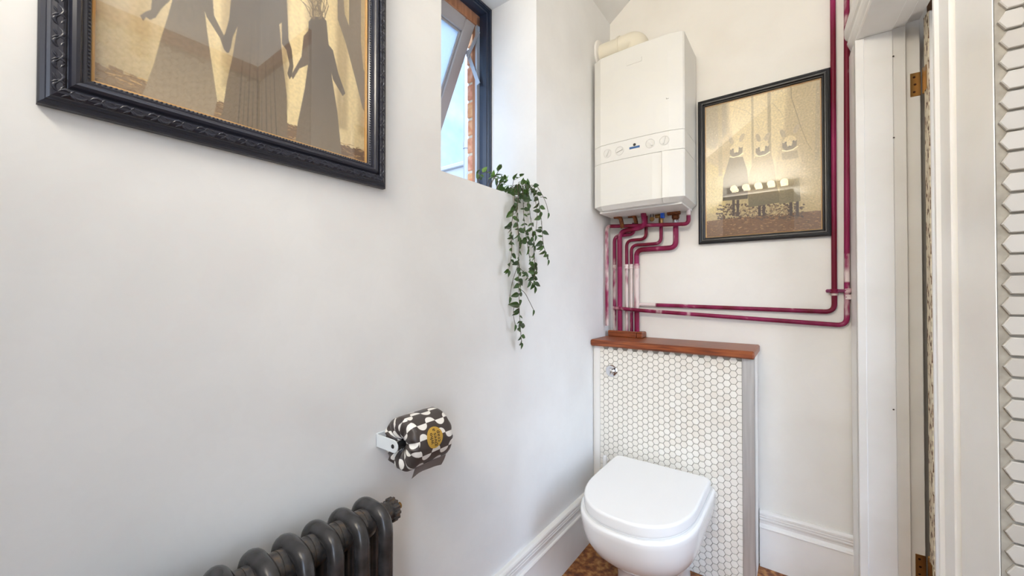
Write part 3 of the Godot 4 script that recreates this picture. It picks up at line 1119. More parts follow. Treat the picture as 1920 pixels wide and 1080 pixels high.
func build_boiler() -> void:
	var b := base("boiler", "white wall-hung combination boiler with four dials", "boiler", Vector3(0, 0, 0))
	put("upper_panel", boiler_slab(1.7545, 2.152, 0.0008, 0.006), M.enamel, b)
	put("control_panel", boiler_slab(1.6755, 1.7535, 0.0008, 0.0008), M.enamel, b)
	put("lower_door", boiler_slab(1.467, 1.6745, 0.022, 0.0008, -1.0, 0.3175), M.enamel, b)
	put("side_panel", boiler_slab(1.467, 1.6745, 0.022, 0.0008, 0.3187), M.enamel, b)
	var under := MB.new()
	under.box(Vector3(0.03, 1.46, 0.01), Vector3(0.385, 1.4668, 0.2))
	put("underside", under, M.enamel, b)
	for a in [[1139, 287.5, 0.4], [1161.7, 283, 1.3], [1219, 269, -0.6], [1245.5, 263, 0.25]]:
		var at := on_z(a[0], a[1], 0.243)
		at.z = front_z(at.x)
		var d := MB.new()
		d.lathe([Vector2(0.0195, -0.002), Vector2(0.0195, 0.0012), Vector2(0.018, 0.0022), Vector2(0.0165, 0.0012), Vector2(0.0165, 0.0004), Vector2(0, 0.0004)], at, Vector3.BACK, 32)
		var dial := put("dial", d, M.enamel, b)
		var g := MB.new()
		var dir := Vector3(sin(a[2]), cos(a[2]), 0)
		g.prism([Vector2(-0.0028, -0.014), Vector2(0.0028, -0.014), Vector2(0.0022, 0.0145), Vector2(-0.0022, 0.0145)], at + Vector3(0, 0, 0.0004), dir.cross(Vector3.BACK), dir, Vector3(0, 0, 0.006))
		put("grip", g, M.enamel, dial)
	var at := on_z(1189.7, 276.3, 0.245)
	at.z = front_z(at.x)
	var d := MB.new()
	d.box(at + Vector3(-0.022, -0.0045, -0.001), at + Vector3(0.022, 0.0045, 0.0008), 0.0004)
	put("display", d, mat(rgb(58, 98, 150), 0.3), b).set_meta("label", "narrow blue display")
	var e := MB.new()
	e.lathe([Vector2(0.006, -0.001), Vector2(0.006, 0.0006), Vector2(0.004, 0.001), Vector2(0, 0.001)], at + Vector3(0, 0.0115, 0), Vector3.BACK, 20)
	put("reset_button", e, M.black, b)
	# raised name plate and a faint embossed mark
	var n := on_z(1189, 115, 0.245)
	n.z = front_z(n.x)
	var pl := MB.new()
	pl.box(n + Vector3(-0.033, -0.0095, -0.001), n + Vector3(0.033, 0.0095, 0.0018), 0.0008)
	put("name_plate", pl, M.enamel, b)
	var em := MB.new()
	var q := on_z(1192, 364.5, 0.245)
	q.z = front_z(q.x)
	for k in 5:
		em.box(q + Vector3(-0.028 + k * 0.012, -0.004, -0.0005), q + Vector3(-0.0205 + k * 0.012, 0.004, 0.0006), 0.0005)
	put("embossed_mark", em, M.enamel, b)
	var sc := MB.new()
	var w := on_z(1251, 184.5, 0.243)
	w.z = front_z(w.x)
	sc.box(w + Vector3(-0.005, -0.0008, 0), w + Vector3(0.005, 0.0008, 0.0003))
	sc.box(w + Vector3(-0.005, 0.0008, 0), w + Vector3(-0.0035, 0.005, 0.0003))
	put("scuff", sc, mat(rgb(120, 116, 112), 0.7), b)
	# flue: turret elbow, horizontal duct and wall plate
	var f := base("boiler_flue", "ivory flue duct elbowing from the boiler top into the wall", "flue", Vector3(0, 0, 0))
	var fy := 2.232
	var fz := 0.128
	var fx := 0.186
	var m := MB.new()
	m.tube(fillet([Vector3(fx, 2.1525, fz), Vector3(fx, fy, fz), Vector3(0.098, fy, fz)], 0.07, 10), 0.0505, 28, false)
	m.lathe([Vector2(0.0505, 0), Vector2(0.0535, 0), Vector2(0.0535, 0.01), Vector2(0.0505, 0.01)], Vector3(0.098, fy, fz), Vector3.RIGHT, 28)
	put("elbow", m, M.ivory, f)
	m = MB.new()
	m.tube([Vector3(0.004, fy, fz), Vector3(0.05, fy, fz), Vector3(0.098, fy, fz)], 0.048, 28, false)
	put("duct", m, M.ivory, f)
	m = MB.new()
	m.lathe([Vector2(0.0485, 0.0), Vector2(0.068, 0.0), Vector2(0.07, 0.004), Vector2(0.066, 0.010), Vector2(0.05, 0.013), Vector2(0.0485, 0.013)], Vector3(0.0005, fy, fz), Vector3.RIGHT, 32)
	put("wall_plate", m, M.gloss, f)


# ---------------------------------------------------------------- painted pipes
var streak := FastNoiseLite.new()
var fleck := FastNoiseLite.new()


func paint_color(p: Vector3, bare: float, bright: float) -> Color:
	var a := streak.get_noise_3d(p.x * 220.0, p.y * 42.0, p.z * 220.0)
	var b := fleck.get_noise_3d(p.x * 620.0, p.y * 260.0, p.z * 620.0)
	var deep := Color(0.14, 0.004, 0.023)
	var pink := Color(0.31, 0.024, 0.11)
	var white := Color(0.74, 0.64, 0.62)
	var c := deep.lerp(pink, clampf(bright + a * 0.9, 0.0, 1.0))
	var cover := clampf((bare - 0.5 + a * 0.75 + b * 0.35) * 3.0 + 0.5, 0.0, 1.0)
	return c.lerp(white, cover * 0.95)


# zones: [y or x limit, bare, bright] picked by a callable of position
func pipe(called: String, label: String, pts: Array, r: float, tone: Callable, bend := 0.03) -> Node3D:
	var t := base(called, label, "pipe", Vector3.ZERO)
	var m := MB.new()
	m.tube(fillet(pts, bend, 7, 0.006), r, 14, true, func(p: Vector3) -> Color:
		var k: Vector2 = tone.call(p)
		return paint_color(p, k.x, k.y))
	put("pipe", m, M.paint, t)
	return t


func fitting(t: Node3D, at: Vector3, r: float, h: float, tone: Vector2, axis := Vector3.UP) -> void:
	var m := MB.new()
	m.colored = true
	var rows := []
	var cols := []
	var e1 := axis.cross(Vector3(0.3, 0.2, 0.9)).normalized()
	var e2 := axis.cross(e1)
	for a in [[0.75, -0.5], [1.0, -0.46], [1.0, -0.16], [0.86, -0.1], [0.86, 0.1], [1.0, 0.16], [1.0, 0.46], [0.75, 0.5]]:
		var row := []
		var col := []
		for k in 14:
			row.append(at + axis * a[1] * h + (e1 * cos(TAU * k / 14) + e2 * sin(TAU * k / 14)) * r * a[0])
			col.append(paint_color(row[-1], tone.x, tone.y))
		rows.append(row)
		cols.append(col)
	m.grid(rows, true, cols)
	put("fitting", m, M.paint, t)


func build_pipes() -> void:
	streak.seed = 5
	streak.frequency = 0.06
	fleck.seed = 11
	fleck.frequency = 0.05
	var zb := 0.022
	var pz := func(px: float, py: float, z: float) -> Vector3: return on_z(px, py, z)
	var sy := 0.888
	var bot := 1.468
	var riser := func(px: float, r: float) -> float: return on_z(px, 560, zb).x
	var xs := [on_z(1152.5, 590, zb).x, on_z(1164, 590, zb).x, on_z(1175.3, 590, zb).x, on_z(1184.2, 590, zb).x, on_z(1194, 590, zb).x]
	var yf: float = on_z(1175, 500, zb).y      # height of the couplings
	var lower := func(p: Vector3, up: Vector2, mid: Vector2, low: Vector2) -> Vector2:
		if p.y > yf:
			return up
		return mid if p.y > 1.02 else low
	# first riser: to the short stub under the boiler
	var y1: float = on_z(1175, 440.5, zb).y
	var xa: float = on_z(1188.5, 430, zb).x
	var t := pipe("painted_pipe", "slim streaky magenta pipe riser standing nearest the corner", [Vector3(xs[0], sy, zb), Vector3(xs[0], y1, zb), Vector3(xa, y1, zb), Vector3(xa, bot - 0.035, zb)], 0.0085,
		func(p): return lower.call(p, Vector2(0.22, 0.45), Vector2(0.42, 0.7), Vector2(0.5, 0.7)))
	fitting(t, Vector3(xs[0], yf, zb), 0.0115, 0.022, Vector2(0.5, 0.7))
	# fat riser, standing proud, elbowing into the middle of the boiler
	var z2 := zb + 0.012
	var y2: float = on_z(1180, 432, z2 + 0.02).y
	var xb: float = on_z(1209, 420, z2 + 0.035).x
	t = pipe("painted_pipe", "thick magenta pipe riser with a broad elbow towards the boiler centre", [Vector3(xs[1], sy, z2), Vector3(xs[1], y2, z2), Vector3(xb, y2 + 0.01, z2 + 0.025), Vector3(xb, bot, z2 + 0.06)], 0.0118,
		func(p): return lower.call(p, Vector2(0.04, 0.25), Vector2(0.3, 0.85), Vector2(0.16, 0.6)), 0.035)
	# third riser
	var y3: float = on_z(1190, 450, zb).y
	var xc: float = on_z(1211.5, 430, zb).x
	t = pipe("painted_pipe", "slim pipe riser, magenta above and nearly bare white below its coupling, beside the thick one", [Vector3(xs[2], sy, zb), Vector3(xs[2], y3, zb), Vector3(xc, y3, zb), Vector3(xc, bot, zb)], 0.0076,
		func(p): return lower.call(p, Vector2(0.02, 0.15), Vector2(0.5, 0.6), Vector2(0.36, 0.5)))
	fitting(t, Vector3(xs[2], yf, zb), 0.0112, 0.022, Vector2(0.9, 0.7))
	var y4: float = on_z(1200, 459, zb).y
	var xd: float = on_z(1239.5, 430, zb).x
	t = pipe("painted_pipe", "slim speckled pipe riser turning towards the blue tap", [Vector3(xs[3], sy, zb), Vector3(xs[3], y4, zb), Vector3(xd, y4, zb), Vector3(xd, bot - 0.05, zb)], 0.0076,
		func(p): return lower.call(p, Vector2(0.03, 0.15), Vector2(0.57, 0.6), Vector2(0.4, 0.4)))
	fitting(t, Vector3(xs[3], yf, zb), 0.0112, 0.022, Vector2(0.85, 0.7))
	var y5: float = on_z(1215, 467.5, zb).y
	var xe: float = on_z(1267, 430, zb).x
	t = pipe("painted_pipe", "thick magenta pipe riser turning under the far end of the boiler", [Vector3(xs[4], sy, zb), Vector3(xs[4], y5, zb), Vector3(xe, y5, zb), Vector3(xe, bot - 0.03, zb)], 0.0115,
		func(p): return lower.call(p, Vector2(0.04, 0.3) if p.y > yf + 0.05 else Vector2(0.3, 0.8), Vector2(0.58, 0.9), Vector2(0.1, 0.5)))
	fitting(t, Vector3(xs[4], yf, zb), 0.0138, 0.024, Vector2(0.5, 0.9))
	# discharge pipe: along under the boiler, then down in the corner
	var z6 := 0.05
	var xl: float = on_x(1135.5, 520, 0.016).z
	var p0 := on_x(1137, 425, 0.018)
	var p1 := on_z(1291, 420, z6)
	t = pipe("painted_pipe", "level magenta discharge pipe that drops down the corner of the walls", [Vector3(0.016, on_x(1135, 611, 0.016).y, 0.085), Vector3(0.016, on_z(1140, 424, 0.08).y, 0.085), Vector3(0.05, on_z(1145, 425, 0.06).y, 0.058), Vector3(p1.x, p1.y, z6), Vector3(p1.x, bot, z6)], 0.0085,
		func(p): return Vector2(0.62 - 0.3 * sin((p.y - 1.0) * 8.0), 0.7) if p.x < 0.03 else (Vector2(0.75, 0.9) if p.y > 1.436 else Vector2(0.02, 0.12)), 0.022)
	# the two long runs to the door frame and up
	var z7 := 0.014
	var z8 := 0.046
	t = pipe("painted_pipe", "upper long magenta pipe running level then up beside the framed print", [Vector3(xs[4], on_z(1196, 570.5, z7).y, z7), on_z(1564.5, 585, z7), on_z(1563, 0, z7) + Vector3(0, 0.75, 0)], 0.0085,
		func(p): return Vector2(0.9, 0.6) if p.x < xs[4] + 0.09 and p.y < 1.3 else Vector2(0.04 if p.y < 1.2 or p.y > 1.4 else 0.25, 0.3 + 0.3 * sin(p.y * 9.0)))
	fitting(t, on_z(1564, 546, z7), 0.0125, 0.016, Vector2(0.25, 0.4))
	fitting(t, on_z(1564, 552, z7), 0.0105, 0.009, Vector2(1.0, 0.4))
	var c := MB.new()
	var cl := on_z(1556, 545.5, z7)
	c.box(cl + Vector3(-0.012, -0.006, -0.012), cl + Vector3(0.05, 0.006, 0.006), 0.003)
	var co := put("clip", c, mat(rgb(120, 36, 80), 0.5), t)
	t = pipe("painted_pipe", "lower long magenta pipe crossing the risers then rising next to the door frame", [on_z(1150, 577, z8), Vector3(on_z(1200, 582, z8).x, on_z(1200, 582, z8).y, z8), on_z(1588, 610.5, 0.014), on_z(1591, 0, 0.014) + Vector3(0, 0.75, 0)], 0.0085,
		func(p): return Vector2(0.04, 0.45) if p.y < 1.02 and p.x > 0.3 else (Vector2(0.55, 0.8) if p.y > 1.14 and p.y < 1.24 else Vector2(0.28 if p.y > 1.7 or p.x < 0.3 else 0.12, 0.35 + 0.3 * sin(p.y * 6.0))))
	fitting(t, on_z(1591, 545, 0.014), 0.0125, 0.016, Vector2(0.3, 0.6))
	fitting(t, on_z(1591, 557, 0.014), 0.0115, 0.017, Vector2(1.1, 0.4))
	# valves and tails under the boiler
	var v := base("boiler_valves", "cluster of copper and brass valves under the white boiler", "valve", Vector3(0, 0, 0))
	for a in [[1163, 400, 0.08, 0.0095], [1190, 396, 0.06, 0.009]]:
		var at := on_z(a[0], a[1], a[2])
		var m := MB.new()
		m.tube(fillet([Vector3(at.x - 0.03, bot - 0.006, a[2]), Vector3(at.x, bot - 0.008, a[2]), Vector3(at.x + 0.004, bot - 0.06, a[2] - 0.02)], 0.02, 6), a[3], 12)
		put("tail", m, M.copper, v)
	var vb := MB.new()
	var at := on_z(1272, 389, 0.05)
	vb.lathe([Vector2(0, -0.03), Vector2(0.012, -0.03), Vector2(0.012, -0.018), Vector2(0.016, -0.014), Vector2(0.016, 0.004), Vector2(0.02, 0.006), Vector2(0.02, 0.018), Vector2(0, 0.018)], Vector3(xe, bot - 0.02, zb), Vector3.UP, 14)
	vb.tube([Vector3(xe - 0.03, bot - 0.012, zb + 0.02), Vector3(xe + 0.025, bot - 0.012, zb + 0.02)], 0.01, 12)
	put("valve", vb, M.copper, v)
	var nut := MB.new()
	nut.lathe([Vector2(0, 0), Vector2(0.0135, 0), Vector2(0.0135, 0.014), Vector2(0, 0.014)], Vector3(xe, bot - 0.056, zb), Vector3.UP, 6)
	put("nut", nut, M.zinc, v)
	var tap := MB.new()
	tap.tube([Vector3(xd, bot, zb), Vector3(xd, bot - 0.05, zb)], 0.010, 12)
	tap.tube([Vector3(xd - 0.025, bot - 0.015, zb), Vector3(xd + 0.006, bot - 0.015, zb)], 0.009, 12)
	put("tap", tap, M.brass, v)
	var blue := MB.new()
	blue.box(Vector3(xd + 0.004, bot - 0.03, zb + 0.008), Vector3(xd + 0.02, bot - 0.004, zb + 0.03), 0.003)
	put("tap_handle", blue, mat(rgb(24, 84, 196), 0.4), v).set_meta("label", "blue tap handle")
	var tag := MB.new()
	var ta := on_z(1222.5, 411, 0.05)
	tag.lathe([Vector2(0, -0.006), Vector2(0.009, -0.006), Vector2(0.011, 0), Vector2(0.009, 0.006), Vector2(0, 0.006)], ta, Vector3(0.2, 0.1, 0.97).normalized(), 16)
	put("cap", tag, M.brass, v).set_meta("label", "hanging brass blanking cap")
	var loop := MB.new()
	loop.tube([ta + Vector3(-0.006, 0.008, 0), ta + Vector3(-0.002, 0.05, 0), ta + Vector3(0.003, 0.062, 0), ta + Vector3(0.004, 0.05, 0), ta + Vector3(0.006, 0.008, 0)], 0.0018, 8)
	put("strap", loop, M.black, v)
	var knob := MB.new()
	knob.lathe([Vector2(0, 0), Vector2(0.009, 0), Vector2(0.010, 0.012), Vector2(0, 0.012)], on_z(1201, 393, 0.07), Vector3(0.8, -0.6, 0), 12)
	put("knob", knob, M.black, v)


# ---------------------------------------------------------------- pictures
func print_material(im: Image) -> StandardMaterial3D:
	var m := mat(Color.WHITE, 0.55)
	m.albedo_texture = ImageTexture.create_from_image(im)
	m.texture_repeat = false
	return m


func grain(im: Image, amount: float, seed_: int, gain := 1.0) -> void:
	var f := FastNoiseLite.new()
	f.seed = seed_
	f.frequency = 0.12
	f.fractal_octaves = 3
	for y in im.get_height():
		for x in im.get_width():
			var c := im.get_pixel(x, y)
			var k := gain * (1.0 + f.get_noise_2d(x, y) * amount)
			im.set_pixel(x, y, Color(clampf(c.r * k, 0, 1), clampf(c.g * k, 0, 1), clampf(c.b * k, 0, 1)))


func build_large_picture() -> void:
	var zl: float = on_x(69, 196, 0.016).z
	var zr: float = on_x(720, 355, 0.006).z
	var y0: float = on_x(720, 355, 0.006).y
	var y1 := y0 + 0.70
	var wide := 0.046
	var pic := base("large_picture", "large sepia print of women in long dresses in an ornate dark frame", "picture", Vector3(0, y0, (zl + zr) / 2))
	var off := -pic.position
	var c := [Vector3(0.001, y0, zl), Vector3(0.001, y0, zr), Vector3(0.001, y1, zr), Vector3(0.001, y1, zl)]
	var inw := [Vector3.UP, Vector3.BACK, Vector3.DOWN, Vector3.FORWARD]
	var prof := [Vector2(0, 0), Vector2(0, 0.010), Vector2(0.002, 0.013), Vector2(0.006, 0.014), Vector2(0.007, 0.0165), Vector2(0.010, 0.0175), Vector2(0.011, 0.0195), Vector2(0.015, 0.022), Vector2(0.020, 0.0225), Vector2(0.0225, 0.021),
		Vector2(0.0235, 0.018), Vector2(0.025, 0.0185), Vector2(0.0275, 0.0225), Vector2(0.031, 0.0245), Vector2(0.0345, 0.0235), Vector2(0.0365, 0.0205), Vector2(0.0375, 0.0165), Vector2(0.0385, 0.016), Vector2(0.041, 0.0165), Vector2(0.0425, 0.0155), Vector2(0.0455, 0.012), Vector2(0.0455, 0.005)]
	for k in 4:
		var m := MB.new()
		var a: Vector3 = c[k] + off
		var b: Vector3 = c[(k + 1) % 4] + off
		moulding(m, prof, a, b, inw[k], Vector3.RIGHT, 1.0, 1.0)
		var side := put("moulding", m, M.frame_dark, pic)
		# scrolled leaf band and a row of beads near the sight edge
		var o := MB.new()
		var d := (b - a).normalized()
		var long := a.distance_to(b)
		var n := int((long - 0.03) / 0.027)
		for i in n:
			var s := 0.015 + (i + 0.5) * (long - 0.03) / n
			var path := []
			for q in 9:
				var u := q / 8.0
				path.append(a + d * (s + (u - 0.5) * 0.026) + inw[k] * (0.0165 + 0.0042 * sin(u * TAU)) + Vector3(0.0215, 0, 0))
			o.tube(path, [0.0008, 0.0018, 0.0026, 0.0018, 0.0012, 0.0018, 0.0026, 0.0018, 0.0008], 6)
			for e in [[-0.006, 0.0135, 0.5], [0.0075, 0.0195, -0.5], [-0.001, 0.0192, 0.9], [0.0, 0.0138, -0.9]]:
				var mid: Vector3 = a + d * (s + e[0]) + inw[k] * e[1] + Vector3(0.0218, 0, 0)
				var dir: Vector3 = (d * cos(e[2]) + inw[k] * sin(e[2])) * 0.0042
				o.tube([mid - dir, mid, mid + dir], [0.0004, 0.0017, 0.0004], 6)
		put("leaf_band", o, M.frame_dark, side)
		var beads := MB.new()
		n = int((long - 0.09) / 0.0052)
		for i in n:
			var s := 0.045 + (i + 0.5) * (long - 0.09) / n
			var mid: Vector3 = a + d * s + inw[k] * 0.0432 + Vector3(0.0150, 0, 0)
			var dir: Vector3 = (d * 0.8 + inw[k] * 0.6) * 0.0022
			beads.tube([mid - dir, mid - dir * 0.5, mid + dir * 0.5, mid + dir], [0.0004, 0.0015, 0.0015, 0.0004], 5)
		put("bead_row", beads, M.frame_dark, side)
	# gold slip
	var g := MB.new()
	var sp := [Vector2(0.0445, 0.004), Vector2(0.0445, 0.0075), Vector2(0.047, 0.0082), Vector2(0.0495, 0.0068), Vector2(0.0500, 0.004)]
	for k in 4:
		moulding(g, sp, c[k] + off, c[(k + 1) % 4] + off, inw[k], Vector3.RIGHT, 1.0, 1.0)
	put("slip", g, M.gold, pic).set_meta("label", "thin gold inner edge")
	# the print itself
	var gy0 := y0 + wide
	var gy1 := y1 - wide
	var gl := zl - wide
	var gr := zr + wide
	var W := 860
	var H := int(W * (gy1 - gy0) / (gl - gr))
	var im := Image.create(W, H, false, Image.FORMAT_RGB8)
	var at := func(px: float, py: float) -> Vector2:
		var p := on_x(px, py, 0.005)
		return Vector2((gl - p.z) / (gl - gr) * W, (gy1 - p.y) / (gy1 - gy0) * H)
	var shape := func(list: Array) -> Array:
		var out := []
		for q in list:
			out.append(at.call(float(q[0]), float(q[1])))
		return out
	var glow: Vector2 = at.call(545.0, 110.0)
	for y in range(0, H, 6):
		for x in range(0, W, 6):
			var u := smoothstep(0.95, 0.05, Vector2((x - glow.x) / W, (y - glow.y) / H * 0.8).length())
			im.fill_rect(Rect2i(x, y, 6, 6), rgb(lerpf(136, 216, u), lerpf(120, 197, u), lerpf(96, 148, u)))
	# misty far trees
	for k in 9:
		var x := W * (0.03 + 0.115 * k) + rng.randf_range(-20, 20)
		var w := rng.randf_range(14, 34)
		fill_shape(im, [Vector2(x - w, 0), Vector2(x + w, 0), Vector2(x + w * 0.8, H * 0.9), Vector2(x - w * 0.9, H * 0.9)], rgb(168, 148, 108))
	im.resize(W / 16, H / 16, Image.INTERPOLATE_LANCZOS)
	im.resize(W, H, Image.INTERPOLATE_CUBIC)
	var gy: float = at.call(590.0, 246.0).y
	var band := H - gy
	for k in 60:
		var u := k / 60.0
		var edge := gy + 8.0 * sin(u * 9.0) + rng.randf_range(-6, 6)
		fill_shape(im, [Vector2(W * u, edge), Vector2(W * (u + 0.0175), edge + 2), Vector2(W * (u + 0.0175), H), Vector2(W * u, H)], rgb(128, 106, 78).lerp(rgb(98, 72, 48), clampf(u * 1.4 - 0.3, 0.0, 1.0)))
	for k in 420:
		var p := Vector2(rng.randf() * W, gy + pow(rng.randf(), 1.3) * band)
		var l := rng.randf_range(8, 34)
		var tone := rng.randf()
		stroke(im, [p, p + Vector2(l, rng.randf_range(-7, 7))], 2.2, 1.0, rgb(112, 88, 60).lerp(rgb(200, 164, 108), tone * tone))
	var dark := rgb(82, 70, 55)
	var soft := rgb(98, 86, 70)
	# trees beside the third figure
	fill_shape(im, shape.call([[629, -160], [642, -160], [642, 0], [644, 25], [652, 47], [652, -160], [674, -160], [674, 79], [678, 126], [694, 164], [694, 225], [677, 200], [665, 151], [646, 79], [631, 35]]), rgb(116, 102, 86))
	# first figure: skirt, raised hand, arm towards the second
	fill_shape(im, shape.call([[326, -90], [392, -90], [398, 0], [386, 20], [390, 55], [398, 111], [409, 185], [400, 225], [262, 195], [276, 165], [294, 115], [306, 70], [318, 33], [327, 0]]), soft, rgb(146, 130, 106))
	fill_shape(im, shape.call([[292, -30], [330, -60], [323, 0], [307, 15], [296, 32], [286, 36], [279, 31], [273, 38], [268, 28], [280, 20], [288, 18]]), soft)
	fill_shape(im, shape.call([[380, -40], [398, -40], [403, 28], [421, 64], [428, 75], [431, 96], [427, 97], [421, 90], [414, 69], [390, 31], [383, 11]]), soft)
	# second figure
	fill_shape(im, shape.call([[447, -80], [528, -80], [536, 0], [534, 35], [523, 44], [529, 110], [537, 176], [538, 262], [406, 235], [419, 205], [427, 150], [438, 100], [447, 44], [440, 0]]), dark, rgb(112, 96, 74))
	fill_shape(im, shape.call([[450, -60], [436, -20], [431, 35], [424, 60], [418, 72], [421, 86], [425, 95], [430, 97], [434, 88], [437, 69], [448, 44]]), dark)
	fill_shape(im, shape.call([[528, -60], [537, 0], [540, 72], [546, 91], [549, 122], [546, 140], [542, 146], [538, 135], [542, 118], [536, 91], [528, 80]]), dark)
	for k in 9:
		var x := 446 + k * 9.0
		stroke(im, shape.call([[x * 0.6 + 196, 30], [x * 0.8 + 98, 120], [x, 250]]), 2.0, 5.0, rgb(94, 81, 63) if k % 2 else rgb(84, 72, 56))
	# third figure with a crown of twigs
	fill_shape(im, shape.call([[577, 40], [584, 30], [604, 30], [610, 38], [614, 82], [620, 142], [630, 205], [638, 285], [552, 268], [557, 227], [570, 164], [576, 120]]), rgb(84, 73, 62), rgb(112, 98, 80))
	fill_shape(im, shape.call([[577, 55], [568, 66], [564, 104], [553, 124], [545, 138], [548, 146], [560, 126], [578, 118]]), rgb(98, 84, 70))
	fill_shape(im, shape.call([[611, 78], [622, 92], [632, 135], [645, 172], [640, 177], [622, 146], [614, 110]]), rgb(84, 73, 62))
	for k in 26:
		var a0 := Vector2(578 + rng.randf() * 30, 36 - rng.randf() * 10)
		var a1 := a0 + Vector2(rng.randf_range(-14, 14), rng.randf_range(-14, -30))
		var a2 := a1 + Vector2(rng.randf_range(-14, 14), rng.randf_range(-10, -26))
		stroke(im, shape.call([[a0.x, a0.y], [a1.x, a1.y], [a2.x, a2.y]]), 3.4, 1.6, rgb(112, 96, 74))
	# upper halves, out of the frame of the photograph
	for h in [[362, -120, 15], [488, -118, 16]]:
		fill_shape(im, oval(at.call(float(h[0]), float(h[1])), Vector2(h[2] * 1.4, h[2] * 2.0)), dark)
	im.resize(W / 2, H / 2, Image.INTERPOLATE_BILINEAR)
	grain(im, 0.06, 4, 1.14)
	var pr := MB.new()
	pr.poly([Vector3(0.005, gy0 - 0.004, gl + 0.004) + off, Vector3(0.005, gy0 - 0.004, gr - 0.004) + off, Vector3(0.005, gy1 + 0.004, gr - 0.004) + off, Vector3(0.005, gy1 + 0.004, gl + 0.004) + off], Vector3.RIGHT, [Vector2(0, 1), Vector2(1, 1), Vector2(1, 0), Vector2(0, 0)])
	put("print", pr, print_material(im), pic).set_meta("label", "sepia print of figures in long dresses")
	var back := MB.new()
	back.box(Vector3(0.0012, gy0 - 0.01, gr - 0.01) + off, Vector3(0.0047, gy1 + 0.01, gl + 0.01) + off)
	put("backing", back, M.dark_wood, pic)
	var gls := MB.new()
	gls.box(Vector3(0.0085, gy0 - 0.004, gr - 0.004) + off, Vector3(0.0105, gy1 + 0.004, gl + 0.004) + off)
	put("glass", gls, pane(), pic)


